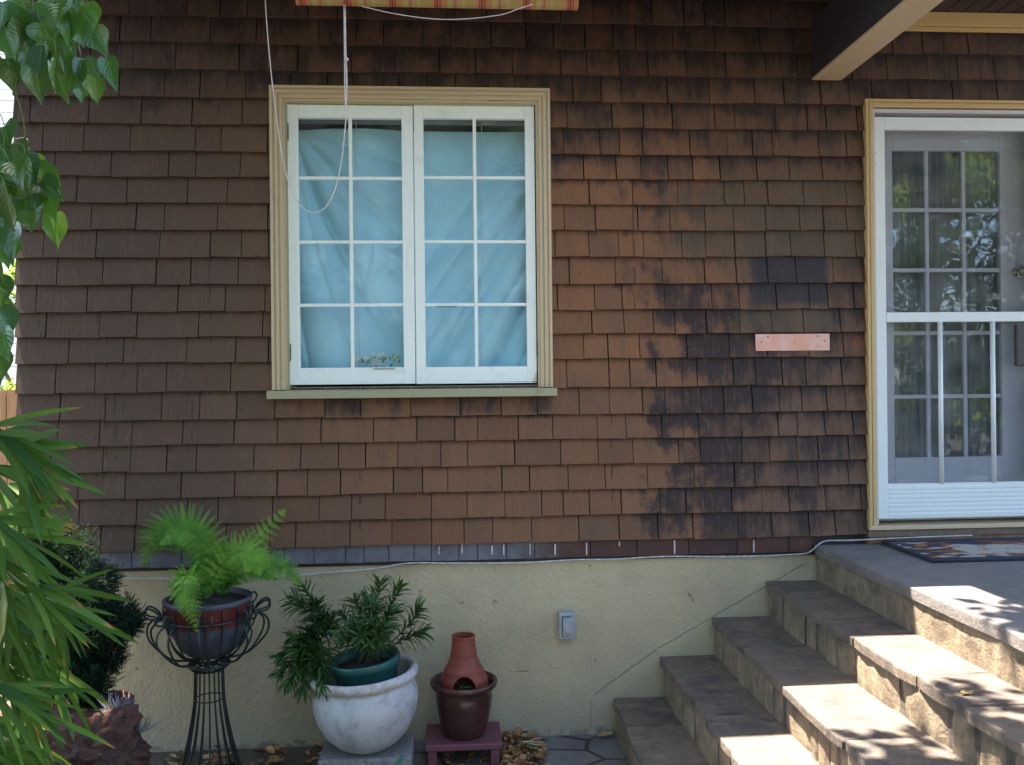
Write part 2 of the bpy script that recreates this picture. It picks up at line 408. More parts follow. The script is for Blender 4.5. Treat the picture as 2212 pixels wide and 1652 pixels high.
# shingle courses
rows = [3.85, 3.725, 3.60, 3.47, 3.345, 3.215, 3.085, 2.959, 2.83, 2.711, 2.589, 2.463, 2.333, 2.204, 2.078, 1.959, 1.84, 1.705, 1.576, 1.457, 1.333, 1.209, 1.086, .962]
b = MB()
cas = .078
holes = [(ax(588, 500)+.006, ax(1189, 500)-.006, az(890, 840)-.03, az(890, 194)-.006), (ax(1866, 700)+.004, dx1+.05, 0, az(1900, 222)-.004)]
def clipped(x0, x1, zm):
    segs = [(x0, x1)]
    for hx0, hx1, hz0, hz1 in holes:
        if hz0 < zm < hz1:
            ns = []
            for a, c in segs:
                if c <= hx0 or a >= hx1: ns.append((a, c)); continue
                if a < hx0: ns.append((a, hx0))
                if c > hx1: ns.append((hx1, c))
            segs = ns
    return segs
for i in range(len(rows)-1):
    z1, z0 = rows[i], rows[i+1]
    x = XL - R_.uniform(0, .1); ph = R_.uniform(0, 9)
    while x < XR:
        wd = R_.choice([.12, .15, .17, .19, .2, .22, .25])+R_.uniform(-.015, .02)
        if x < -.7: wd *= 1.12
        if x > .5: wd *= .88
        xa, xb = max(x, XL), min(x+wd-R_.uniform(.003, .0065), XR); x += wd
        if xb-xa < .02: continue
        r = R_.random(); dz = R_.uniform(-.0025, .0025); tl = R_.uniform(-.0018, .0018); yo = R_.uniform(-.0025, .0015)
        if R_.random() < .04: dz += R_.uniform(-.006, .004)
        for xa_, xb_ in clipped(xa, xb, (z0+z1)/2):
            if xb_-xa_ < .01: continue
            wv = lambda X: .004*noise.noise(Vector((X*1.3, ph, 0)))
            za, zb = z0+dz-tl+wv(xa_), z0+dz+tl+wv(xb_)
            zt = z1+.012; yb = -.029+yo; yt = -.008+yo*.4
            # front split into a few rows for a slight cup at the butt
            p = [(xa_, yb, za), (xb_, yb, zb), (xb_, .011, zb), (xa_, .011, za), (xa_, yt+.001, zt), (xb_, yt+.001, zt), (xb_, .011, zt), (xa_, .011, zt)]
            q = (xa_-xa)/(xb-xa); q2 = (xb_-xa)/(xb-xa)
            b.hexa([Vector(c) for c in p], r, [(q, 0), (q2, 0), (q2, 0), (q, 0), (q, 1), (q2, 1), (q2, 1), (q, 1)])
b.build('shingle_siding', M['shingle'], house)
# starter course strip
b = MB(); x = XL+.01
while x < 1.76:
    wd = R_.uniform(.07, .16) if x < .35 else R_.uniform(.09, .28)
    xe = min(x+wd-.004, 1.765)
    b.box((x, -.006+R_.uniform(-.002, .002), .879+R_.uniform(-.002, .002)), (xe, .011, .972), R_.random())
    x += wd
sp = b.build('starter_strip', M['starter'], house)
for px, y0, y1 in ((948, 1178, 1196), (998, 1175, 1193), (1063, 1177, 1196), (1088, 1175, 1198), (1145, 1174, 1197), (1199, 1173, 1198), (1267, 1171, 1198), (1457, 1166, 1195), (1628, 1165, 1192), (1338, 1168, 1178)):
    a = at(px, y0, -.01); c = at(px+1, y1, -.01); cl = MB(); cl.box((a.x-.003, -.0115, c.z), (a.x+.003, -.0085, a.z)); cl.build('caulk_line', M['cable'], sp)
# foundation
b = MB(); b.box((XL+.02, .018, -.3), (XR-.003, .158, .8775)); b.build('foundation_wall', M['stucco'], house)

# --- window
def frame_ring(mb, x0, x1, z0, z1, wdt, y0, y1, bottom=True, r=.5):
    mb.box((x0, y0, z0), (x0+wdt, y1, z1), r); mb.box((x1-wdt, y0, z0), (x1, y1, z1), r)
    mb.box((x0+wdt, y0, z1-wdt), (x1-wdt, y1, z1), r)
    if bottom: mb.box((x0+wdt, y0, z0), (x1-wdt, y1, z0+wdt), r)
cx0, cx1, cz1 = ax(588, 500), ax(1189, 500), az(890, 194); cz0 = az(890, 838)
win = MB()
wd_ = wx0-cx0
# moulded casing: nested steps
prof = [(0, .20, -.044), (.20, .30, -.036), (.30, .52, -.042), (.52, .62, -.034), (.62, .84, -.038), (.84, 1.0, -.028)]
for (a, c, y) in prof:
    frame_ring(win, cx0+wd_*a, cx1-wd_*a, cz0, cz1-wd_*a, wd_*(c-a), y, .0115, bottom=False)
window = win.build('window', M['casing'], house, bevel=.0015)
b = MB(); frame_ring(b, wx0, wx1, cz0, cz1-wd_, .010, -.027, .14, bottom=False); b.box((wx0+.0105, .0, cz0), (wx1-.0105, .14, cz0+.012)); b.build('jamb', M['sill'], window)
b = MB(); s0, s1 = ax(583, 850), ax(1200, 850); zt = az(890, 838)-.001; zb = az(890, 857)
b.hexa([Vector(p) for p in ((s0, -.075, zb), (s1, -.075, zb), (s1, .05, zb), (s0, .05, zb), (s0, -.075, zt-.004), (s1, -.075, zt-.004), (s1, -.0005, zt), (s0, -.0005, zt))])
b.build('sill', M['sill'], window, bevel=.003)
SY0, SY1 = -.012, .022
n = NT('peeling_white_paint'); X = n.xyz(); a = n.noise(12, 7, .75); gp = n.noise(7, 5, .6)
px_ = n.math('ADD', X[0], n.mul(n.math('SUBTRACT', gp, .5), .16)); pz_ = n.math('ADD', X[2], n.mul(n.math('SUBTRACT', gp, .5), .12))
patch_ = n.math('MAXIMUM', n.box(px_, pz_, .385, .6, 1.5, 1.765, .004), n.box(px_, pz_, .25, .6, 1.5, 1.71, .004))
col = n.mix(n.mul(n.step(a, .55, .75), .35), (.88, .91, .89), (.52, .50, .42)); col = n.mix(patch_, col, (.60, .60, .46)); col = n.mix(n.mul(patch_, n.step(a, .62, .66)), col, (.16, .15, .11))
n.bump(n.math('ADD', a, patch_), .0008); M['peel'] = n.done(col, .5, .4)
def sash(x0, x1, z0, z1, lst, rst, top, bot, vm, hms, label):
    b = MB()
    b.box((x0, SY0, z0), (x0+lst, SY1, z1)); b.box((x1-rst, SY0, z0), (x1, SY1, z1))
    b.box((x0+lst, SY0+.001, z1-top), (x1-rst, SY1, z1)); b.box((x0+lst, SY0+.001, z0), (x1-rst, SY1, z0+bot))
    b.box((vm-.008, SY0+.005, z0+bot), (vm+.008, SY1-.006, z1-top))
    hw = .0075
    for h in hms:
        b.box((x0+lst, SY0+.006, h-hw), (vm-.008, SY1-.007, h+hw)); b.box((vm+.008, SY0+.006, h-hw), (x1-rst, SY1-.007, h+hw))
    o = b.build('sash', M['peel'] if 'peel' in label else M['white'], window, bevel=.0025, label=label)
    g = MB(); g.box((x0+lst-.004, .006, z0+bot-.004), (x1-rst+.004, .009, z1-top+.004)); g.build('pane', M['glass'], window)
    return o
Y = 0.0
fx = lambda px: ax(px, 520, Y)
hz = [az(760, y, Y) for y in (386, 524, 660)]
sash(fx(621.5), fx(894.5), az(760, 829, Y), az(760, 229, Y), fx(646)-fx(621.5), fx(894.5)-fx(870), az(760, 229, Y)-az(760, 257, Y), az(760, 795, Y)-az(760, 829, Y), fx(759), hz, 'left casement sash with eight panes')
hz = [az(1026, y, Y) for y in (385, 523, 659)]
sash(fx(896.5), fx(1156), az(1026, 827, Y), az(1026, 230, Y), fx(917)-fx(896.5), fx(1156)-fx(1136), az(1026, 230, Y)-az(1026, 258, Y), az(1026, 793, Y)-az(1026, 827, Y), fx(1027), hz, 'right casement sash with eight panes and peeling paint at its lower corner')
for px, py in ((619, 285), (1158.5, 282), (624, 762), (1163, 752)):
    b = MB(); p = at(px, py, -.02); b.tube([p+Vector((0, 0, -.045)), p+Vector((0, 0, .045))], .0045, 8); b.box((p.x-.009, -.0175, p.z-.04), (p.x+.009, -.0135, p.z+.04)); b.build('hinge', M['hinge'], window)
for px, py in ((965, 663), (830, 797)):
    b = MB(); p = at(px, py, -.014); b.box((p.x-.05, p.y-.003, p.z-.003), (p.x+.05, p.y+.001, p.z+.001)); b.build('sash_lift', M['hinge'], window)

# curtain in the window
def m_cloth(name, c1, c2, trans=.3):
    n = NT(name); X = n.xyz(); a = n.noise(4, 4); wv = n.noise(1, 2, .5, n.coord((400, 1, 30)))
    col = n.mix(n.step(a, .35, .7), c1, c2); n.bump(wv, .0006)
    n.put(n.b.inputs['Base Color'], col); n.b.inputs['Roughness'].default_value = .9; n.b.inputs['Specular IOR Level'].default_value = .1
    return n.m
x0, x1, z0, z1 = wx0+.02, wx1-.02, cz0+.03, az(900, 262)
rows_ = []; NX, NZ = 150, 150
for i in range(NZ+1):
    t = i/NZ; z = z1-(z1-z0)*t; row = []
    for j in range(NX+1):
        u = j/NX; x = x0+(x1-x0)*u
        y = .175
        cr_ = lambda q, sh=.35: abs(math.sin(q))**sh
        if u < .5:   # swags radiating from the top-left fixing
            uu = u/.5; ang = math.atan2(t+.03, uu*.55+.03); rr = math.hypot(t, uu*.5)
            fade = min(1, rr*2.5)*max(0, 1-(max(0, uu-.25)/.65)**1.3)
            y -= .075*cr_(ang*7.2+rr*1.1+.4, .6)*fade + .026*cr_(ang*15+rr*2+1)*fade
        else:
            uu = (1-u)/.5; dgn = t*1.25-uu*.95+.10*math.sin(t*3)
            fade = max(0, min(1, (t-.30+(.45-uu*.5))*2.2))
            y -= .070*cr_(dgn*6.5+.6, .6)*fade*(1-.35*uu) + .026*cr_(dgn*15+t*3)*fade
            if t > .88 and uu < .3: y -= .03*math.sin((t-.88)*26)*(1-uu/.3)
        y += .004*noise.noise(Vector((u*5, t*5, 3)))
        y += .006*math.exp(-((u-.5)/.03)**2)
        row.append((x, y, z))
    rows_.append(row)
b = MB(); b.grid(rows_)
tag(b.build('window_curtain', m_cloth('blue_curtain_cloth', (.50, .80, .92), (.44, .73, .86))), 'pale blue curtain sagging in folds behind the white casement window', 'curtain')
b = MB()
for px in (769, 1040):
    b.tube([at(px, 262, .05), at(px+3, 520, .05), at(px+(8 if px < 900 else 0), 792, .052)], .0016, 6)
tag(b.build('blind_cord', M['cord']), 'thin pale pull cords hanging behind the casement window glass', 'cord')
b = MB(); p0, p1 = at(640, 262, .06), at(1140, 262, .06); b.tube([(wx0+.012, .062, p0.z+.005), (wx1-.012, .062, p0.z+.005)], .018, 12)
tag(b.build('curtain_rail', simple('dull_rail', (.18, .19, .19), rough=.5)), 'grey roller rail at the top inside the casement window', 'curtain rail')

posy = empty('flower_posy', 'small posy of white flowers and yellow-green leaves low behind the left window sash', 'flowers', at(820, 790, .07))
f1, f2 = MB(), MB(); rp = random.Random(9)
for k in range(26):
    p = at(rp.uniform(785, 868), rp.uniform(775, 796), rp.uniform(.05, .085)); d = Vector((rp.uniform(-1, 1), rp.uniform(-.6, .2), rp.uniform(.1, 1))).normalized(); s_ = d.cross(Vector((0, 1, .2))).normalized()*.006; L_ = rp.uniform(.02, .042)
    f1.face([p, p+d*L_*.5-s_, p+d*L_, p+d*L_*.5+s_], rp.random())
for k in range(16):
    c = at(rp.choice([775, 790, 800, 815, 822, 835, 768])+rp.uniform(-8, 8), rp.uniform(764, 790), rp.uniform(.045, .07))
    for q in range(6):
        a = q*1.047; e_ = Vector((math.cos(a), -.3, math.sin(a)))*.012; t_ = Vector((-math.sin(a), 0, math.cos(a)))*.003; f2.face([c, c+e_*.6-t_, c+e_, c+e_*.6+t_], .5)
sub(f1.build('foliage', m_leaf('posy_leaf', (.25, .32, .05), (.5, .55, .12), .5, .3), posy), posy); sub(f2.build('petals', simple('white_petal', (.8, .78, .72), (.75, .6, .55), rough=.7), posy), posy)

# --- door casing, inner door, storm door
b = MB(); x0 = ax(1866, 700); zc = az(1960, 221)
wdc = dx0-x0
for a, c, y in ((0, .35, -.045), (.35, .5, -.036), (.5, 1, -.040)):
    frame_ring(b, x0+wdc*a, dx1+(dx0-x0)*(1-a), .998, zc-wdc*a, wdc*(c-a), y, .0115, bottom=False)
dframe = b.build('door_frame', M['doorcasing'], house, bevel=.002)
b = MB(); b.box((dx0, -.03, 1.012), (dx0+.012, .16, dz1-.0)); b.box((dx1-.012, -.03, 1.012), (dx1, .16, dz1)); b.box((dx0+.0125, -.03, dz1-.018), (dx1-.0125, .16, dz1))
b.build('door_jamb', M['doorpaint'], dframe)
b = MB(); b.box((x0-.002, -.05, .985), (dx1+.05, .1, 1.005)); b.build('threshold', M['casing'], dframe, bevel=.002)
b = MB(); b.box((x0-.004, -.036, .948), (dx1+.05, .009, .983)); b.build('threshold_board', M['threshold'], dframe, bevel=.003)
b = MB(); b.box((x0-.003, -.026, .914), (dx1+.05, .009, .9465)); b.build('threshold_board', M['thresholdo'], dframe, bevel=.002)
# inner door
DY = .075
gx = [ax(p, 500, DY) for p in (1928, 2003, 2083, 2160)]
gz = [az(2040, y, DY) for y in (327, 454, 584, 720, 855, 986)]
ix0, ix1, iz0, iz1 = dx0+.013, dx1-.013, 1.01, az(2040, 262, DY)
b = MB()
b.box((ix0, DY-.004, iz0), (gx[0], DY+.036, iz1)); b.box((gx[3], DY-.004, iz0), (ix1, DY+.036, iz1))
b.box((gx[0], DY-.004, gz[0]), (gx[3], DY+.036, iz1)); b.box((gx[0], DY-.004, iz0), (gx[3], DY+.036, gz[5]))
for k in (1, 2): b.box((gx[k]-.010, DY+.002, gz[5]), (gx[k]+.010, DY+.03, gz[0]))
for k in (1, 2, 3, 4):
    for j in range(3):
        xa = gx[j]+(.010 if j else 0); xb = gx[j+1]-(.010 if j < 2 else 0)
        b.box((xa, DY+.003, gz[k]-.010), (xb, DY+.029, gz[k]+.010))
door = b.build('door', M['doorpaint'], house, bevel=.003)
g = MB(); g.box((gx[0]-.002, DY+.014, gz[5]-.002), (gx[3]+.002, DY+.018, gz[0]+.002)); g.build('door_glass', M['doorglass'], door)
kp = at(2203, 587, DY-.03)
b = MB(); prof = [(.0, .0), (.026, .002), (.028, .006), (.012, .012), (.010, .03), (.020, .036), (.026, .048), (.020, .06), (0, .063)]
rows_ = [[(kp.x+r_*math.cos(2*math.pi*j/24), DY-.004-z_, kp.z+r_*math.sin(2*math.pi*j/24)) for j in range(24)] for r_, z_ in prof]
b.grid(rows_, closed=True); b.build('door_knob', simple('aged_brass', (.42, .32, .16), (.2, .15, .08), 30, .3, metal=.9), door)
# pleated curtain behind door glass
rows_ = []; x0c, x1c = gx[0]-.04, gx[3]+.04
for i in range(14):
    t = i/13; z = gz[0]+.05-(gz[0]-gz[5]+.1)*t
    rows_.append([(x0c+(x1c-x0c)*j/220, DY+.075+.014*math.sin(j/220*62+2.2*math.sin(j/220*9)+.4*math.sin(t*3))+.006*math.sin(j/220*140+t), z) for j in range(221)])
b = MB(); b.grid(rows_); tag(b.build('door_curtain', m_cloth('grey_sheer_cloth', (.46, .47, .48), (.34, .35, .37))), 'grey pleated sheer curtain behind the glass of the front door', 'curtain')
# storm door
b = MB(); TY0, TY1 = -.024, .004
sx0, sx1 = ax(1880.5, 700, TY0), dx1-.014
sz0, sz1 = az(2040, 1117, TY0), az(2000, 254, TY0)
st = ax(1915, 700, TY0)-sx0
zr0, zr1 = az(2050, 696, TY0), az(2050, 675, TY0); zk = az(2050, 1042, TY0); zt = az(2000, 281, TY0)
b.box((sx0, TY0, sz0), (sx0+st, TY1, sz1)); b.box((sx1-st, TY0, sz0), (sx1, TY1, sz1))
b.box((sx0+st, TY0+.001, zt), (sx1-st, TY1, sz1)); b.box((sx0+st, TY0-.003, zr0), (sx1-st, TY1, zr1))
storm = b.build('storm_door', M['alu'], house, bevel=.003)
b = MB(); b.box((sx0+st, TY0+.004, sz0), (sx1-st, TY1, zk)); N = 7
for k in range(N):
    z = sz0+.012+(zk-sz0-.02)*k/N; b.box((sx0+st, TY0+.0005, z), (sx1-st, TY0+.0038, z+(zk-sz0)/N*.62))
b.build('kick_panel', M['alu'], storm, bevel=.0015)
for px in (2033.5, 2147):
    b = MB(); p = at(px, 870, TY0); b.tube([(p.x, TY0+.006, zk-.002), (p.x, TY0+.006, zr0+.002)], .0115, 14); b.build('guard_bar', M['alu'], storm)
b = MB(); b.box((sx0+st-.003, TY0+.019, zk), (sx1-st+.003, TY0+.021, zr0+.003)); b.box((sx0+st-.003, TY0+.019, zr1-.003), (sx1-st+.003, TY0+.021, zt+.003))
b.build('storm_pane', M['stormglass'], storm)
p = at(2195, 746, TY0-.02); b = MB(); b.box((p.x, TY0-.022, p.z-.105), (p.x+.055, TY0-.0005, p.z+.105)); b.build('latch', simple('dark_latch', (.05, .035, .045), rough=.4), storm, bevel=.006)
for py in (330, 357, 1008, 1033):
    p = at(1890, py, TY0); b = MB(); b.tube([(p.x, TY0-.0015, p.z), (p.x, TY0+.002, p.z)], .004, 10); b.build('screw', M['hinge'], storm)
for py in (340, 1015):
    p = at(1879.5, py, TY0-.012); b = MB(); b.tube([(p.x, TY0-.006, p.z-.035), (p.x, TY0-.006, p.z+.035)], .004, 8); b.build('hinge', M['hinge'], storm)

# --- beam, porch ceiling, roofs
b = MB(); b.box((1.783, -1.85, 3.215), (1.925, -.025, 3.50)); b.box((1.783, -1.99, 3.215), (3.7, -1.852, 3.50)); bm_ = b.build('porch_beam', M['beamside'], house, bevel=.004)
b = MB(); b.box((1.781, -1.85, 3.203), (1.927, -.03, 3.2135)); b.build('beam_soffit', M['casing'], bm_)
b = MB(); xk = 1.93
while xk < 3.68:
    b.box((xk, -1.84, 3.545), (xk+.082, -.028, 3.56)); xk += .088
b.box((1.93, -1.84, 3.561), (3.69, -.028, 3.575))
b.build('porch_ceiling', M['brownwood'], house, bevel=.002)
b = MB(); b.box((1.93, -.05, 3.475), (3.69, -.024, 3.543)); b.box((1.93, -.038, 3.452), (3.69, -.024, 3.4735)); b.build('ceiling_trim', M['doorcasing'], house, bevel=.003)
b = MB(); b.box((1.215, -2.2, 3.60), (3.95, -.50, 3.68)); b.build('porch_roof', M['brownwood'], house)
for px_ in (2.05, 3.6):
    b = MB(); b.box((px_-.06, -1.98, .917), (px_+.06, -1.86, 3.213)); b.build('porch_post', M['casing'], house, bevel=.006)
b = MB()
x0, x1 = -2.4, 4.9
def slab(y0, z0, y1, z1, t): b.hexa([Vector(p) for p in ((x0, y0, z0), (x1, y0, z0), (x1, y1, z1), (x0, y1, z1), (x0, y0, z0+t), (x1, y0, z0+t), (x1, y1, z1+t), (x0, y1, z1+t))])
slab(-.555, 3.62, 2.2, 4.95, .08); slab(2.2, 4.95, 5.0, 3.6, .08)
b.build('roof', simple('dark_roof_felt', (.06, .055, .055), rough=.9, bump=.003), house)
b = MB()
b.hexa([Vector(p) for p in ((XL, -.555, 3.60), (1.60, -.555, 3.60), (1.60, -.03, 3.84), (XL, -.03, 3.84), (XL, -.555, 3.612), (1.60, -.555, 3.612), (1.60, -.03, 3.852), (XL, -.03, 3.852))])
b.build('soffit', M['beamside'], house)
b = MB(); b.box((x0, -.575, 3.365), (1.61, -.557, 3.70)); b.box((1.615, -.575, 3.685), (x1, -.557, 3.75)); b.build('fascia', M['casing'], house, bevel=.003)

# ------------------------------------------------------------------ steps and landing
steps = empty('stone_steps', 'broad stone steps climbing to a concrete landing at the front door', 'steps', (1.2, -1, 0))
YF = -2.75
TX = [.755, .995, 1.25, 1.525, 1.782]; TZ = [.185, .38, .56, .735, .916]
def slab_poly(b, outline, z0, z1, r, tilt=(0, 0)):
    c = sum((Vector((p[0], p[1], 0)) for p in outline), Vector())/len(outline)
    top = []; bot = []
    for p in outline:
        dz = (p[0]-c.x)*tilt[0]+(p[1]-c.y)*tilt[1]
        top.append((p[0], p[1], z1+dz)); bot.append((p[0], p[1], z0))
    n = len(b.v); m = len(outline)
    ins = [(c.x+(p[0]-c.x)*.985, c.y+(p[1]-c.y)*.985, p[2]) for p in top]
    edge = [(p[0], p[1], p[2]-.005) for p in top]
    b.v += bot+edge+ins
    for k in range(m):
        j = (k+1) % m
        b.f.append((n+k, n+j, n+m+j, n+m+k)); b.f.append((n+m+k, n+m+j, n+2*m+j, n+2*m+k))
        b.r += [r, r]; b.sm += [False, False]; b.uv += [(0, 0)]*8
    b.f.append(tuple(n+2*m+k for k in range(m))); b.r.append(r); b.sm.append(False); b.uv += [(0, 0)]*m
for i in range(4):
    x0, x1, z = TX[i], TX[i+1]+.03, TZ[i]
    st_ = empty('step', None, None, (0, 0, 0)); st_.parent = steps; st_.matrix_parent_inverse = Matrix.Translation(-Vector(steps.location))
    b = MB(); y = .012
    while y > YF:
        L = R_.uniform(.24, .55); ye = max(y-L, YF)
        out = []; n_ = max(3, int((y-ye)/.045))
        off = R_.uniform(-.008, .006)
        for k in range(n_+1):
            yy = y-(y-ye)*k/n_; yy = min(max(yy, ye+.003), y-.003)
            out.append((x0+off+.012*noise.noise(Vector((yy*9, i*7, 0)))+.007*noise.noise(Vector((yy*31, i*3, 2))), yy))
        out[0] = (out[0][0]+.006, out[0][1]); out[-1] = (out[-1][0]+.007, out[-1][1])
        m_ = 3
        out += [(x0+(x1-x0)*q, ye+.003+.004*noise.noise(Vector((q*3, ye*5, i)))) for q in (.33, .66)]
        out += [(x1, ye+.003), (x1, y-.003)]
        out += [(x0+(x1-x0)*q, y-.003+.004*noise.noise(Vector((q*3, y*5, i+4)))) for q in (.66, .33)]
        slab_poly(b, out, z-.034+R_.uniform(-.004, .004), z+R_.uniform(-.003, .003), R_.random(), (R_.uniform(-.012, .012), R_.uniform(-.006, .006)))
        y = ye
    b.build('tread', M['tread'], st_)
    # riser stones
    zb = TZ[i-1]-.02 if i else -.02
    b = MB(); y = .01
    while y > YF+.01:
        L = R_.choice([.07, .11, .15, .2, .3])*R_.uniform(.85, 1.15); ye = max(y-L, YF+.005)
        xo = x0+.010+R_.uniform(0, .012); n_ = 6; rows_ = []
        for q in range(7):
            zz = zb+(z-.036-zb)*q/6; row = []
            for k in range(n_+1):
                t = k/n_; yy = (y-.004)-(y-ye-.008)*t
                edge = max(0, abs(t-.5)*2-.75)*4*.014 + max(0, (abs(q/6-.5)*2-.8))*.03
                row.append((xo+edge+.006*noise.noise(Vector((yy*8, zz*8, i))), yy, zz))
            rows_.append(row)
        rr = R_.random(); b.grid(rows_, rr)
        y = ye
    b.build('riser', M['riser'], st_)
    b = MB(); b.box((x0+.027, YF+.02, zb), (x1+.02, .011, z-.037)); b.build('mortar_bed', M['mortar'], st_)
# landing
b = MB(); out = []
for k in range(70):
    yy = .012-(2.8)*k/69; out.append((TX[4]+.006*noise.noise(Vector((yy*6, 20, 0)))+.003*noise.noise(Vector((yy*25, 20, 0))), yy))
out += [(4.5, out[-1][1]), (4.5, .012)]
slab_poly(b, out, .868, .912, .4); sub(b.build('landing', M['landing'], steps), steps)
b = MB(); y = .01
rows_ = []
for q in range(9):
    zz = .70+(.866-.70)*q/8
    rows_.append([(TX[4]+.010+.006*noise.noise(Vector((k*.25, zz*7, 9)))+.003*noise.noise(Vector((k*.9, zz*25, 9))), .01-2.78*k/140, zz) for k in range(141)])
b.grid(rows_, .5); sub(b.build('landing_riser', M['riser'], steps), steps)
b = MB(); b.box((TX[4]+.03, YF-.03, -.02), (4.49, .011, .866)); sub(b.build('landing_core', M['mortar'], steps), steps)

# ------------------------------------------------------------------ mat
def m_mat():
    n = NT('woven_mat'); X = n.xyz(); x, y = X[0], X[1]
    c = n.voro(14, 'F1', n.coord((1, 2.0, 1)), 'Color'); sp = n.n('ShaderNodeSeparateColor'); n.l(c, sp.inputs[0])
    pat = n.ramp(sp.outputs[0], [(0, (.05, .055, .085)), (.3, (.28, .085, .05)), (.48, (.09, .075, .05)), (.6, (.36, .17, .09)), (.75, (.07, .07, .1)), (.88, (.42, .36, .29))], 'CONSTANT')
    mid = n.math('ADD', n.math('ABSOLUTE', n.math('SUBTRACT', x, 2.62)), n.mul(n.noise(9, 3), .16))
    my = n.math('ABSOLUTE', n.math('ADD', y, .26))
    inner = n.mul(n.math('SUBTRACT', 1, n.step(mid, .30, .36)), n.math('SUBTRACT', 1, n.step(n.math('ADD', my, n.mul(n.noise(12, 3), .1)), .15, .17)))
    col = n.mix(inner, pat, (.42, .38, .34))
    col = n.mix(n.mul(inner, n.step(n.noise(16, 3), .55, .6), .6), col, (.30, .13, .08))
    n.bump(n.noise(260, 2), .002); return n.done(col, .95, .1)
mat = empty('doormat', 'multicoloured patterned doormat with dark blue edging on the landing at the door', 'doormat', (2.6, -.26, .914))
mx0, mx1, my0, my1 = 2.105, 3.1, -.49, -.035
b = MB(); rows_ = []
for i in range(25):
    yy = my1+.022-.044*0-(my1-my0)*i/24
    rows_.append([(mx0+.02+(mx1-mx0-.04)*j/50, my1-.02-(my1-my0-.04)*i/24, .923+.002*noise.noise(Vector((j*.2, i*.3, 0)))) for j in range(51)])
b.grid(rows_); b.build('mat_field', m_mat(), mat)
b = MB(); ring = [(mx0+.012, my1-.01), (mx0+.012, my0+.012), (mx1-.012, my0+.012), (mx1-.012, my1-.01), (mx0+.012, my1-.01)]
pts = []
for a, c in zip(ring[:-1], ring[1:]):
    for k in range(12): pts.append((a[0]+(c[0]-a[0])*k/12, a[1]+(c[1]-a[1])*k/12, .922))
pts.append((*ring[-1], .922)); b.tube(pts, .0115, 8); b.build('mat_edging', simple('navy_binding', (.03, .035, .06), rough=.9), mat)
for o in mat.children: sub(o, mat)

# ------------------------------------------------------------------ wall mounted things
b = MB(); p0, p1 = at(1632.5, 722.5, -.03), at(1793, 757.5, -.03)
pl = empty('metal_plate', 'bare pinkish copper strip with nail holes screwed to the shingles beside the front door', 'metal plate', ((p0.x+p1.x)/2, -.03, (p0.z+p1.z)/2))
b.box((p0.x, -.0275, p1.z), (p1.x, -.0235, p0.z))
n = NT('raw_pink_copper'); a = n.noise(9, 5); n.m_ = n.done(n.mix(n.step(a, .35, .65), (.78, .38, .28), (.80, .52, .47)), .55, .5, .1)
o = b.build('plate', n.m_, pl, bevel=.0008); o.matrix_parent_inverse = Matrix.Translation(-pl.location)
for u, v in ((.165, .18), (.075, .47), (.835, .15), (.93, .44), (.52, .46), (.84, .77)):
    x = p0.x+(p1.x-p0.x)*u; z = p0.z+(p1.z-p0.z)*v; r_ = .0042 if (u, v) != (.52, .46) and v < .7 else .0025
    b = MB(); b.tube([(x, -.0287, z), (x, -.0272, z)], r_, 10); sub(b.build('nail_hole', M['hinge'], pl), pl)

ob0, ob1 = at(1207, 1322, -.02), at(1243, 1378, -.02)
ou = empty('outdoor_outlet', 'small weathered grey outlet box on the cream foundation wall beside the steps', 'outlet', ((ob0.x+ob1.x)/2, 0, (ob0.z+ob1.z)/2))
greym = simple('grey_outlet_metal', (.36, .38, .42), (.27, .28, .31), 30, .45, .0008)
b = MB(); b.box((ob0.x, -.035, ob1.z), (ob1.x, .0175, ob0.z)); sub(b.build('outlet_box', greym, ou, bevel=.004), ou)
w_, h_ = ob1.x-ob0.x, ob0.z-ob1.z
b = MB(); b.box((ob0.x+w_*.22, -.042, ob1.z+h_*.12), (ob0.x+w_*.80, -.0355, ob1.z+h_*.85)); sub(b.build('outlet_cover', greym, ou, bevel=.003), ou)
b = MB(); cxo = ob0.x+w_*.5; cz_ = ob1.z+h_*.3
rows_ = [[(cxo+r_*math.cos(2*math.pi*j/20), y_, cz_+r_*math.sin(2*math.pi*j/20)) for j in range(20)] for r_, y_ in ((.0, -.05), (.012, -.05), (.015, -.046), (.015, -.0422))]
b.grid(rows_, closed=True); sub(b.build('outlet_knob', simple('brass_grey', (.35, .33, .28), rough=.4), ou), ou)
b = MB(); b.box((ob0.x+w_*.17, -.039, ob1.z+h_*.12), (ob0.x+w_*.205, -.0355, ob1.z+h_*.86)); b.box((ob0.x+w_*.22, -.039, ob1.z+h_*.862), (ob0.x+w_*.7, -.0355, ob1.z+h_*.885))
sub(b.build('outlet_gasket', simple('dark_gasket', (.05, .05, .06)), ou), ou)
b = MB(); b.box((ob0.x+w_*.40, -.012, ob0.z+.0005), (ob0.x+w_*.66, .0, ob0.z+.006)); sub(b.build('outlet_lug', greym, ou, bevel=.001), ou)

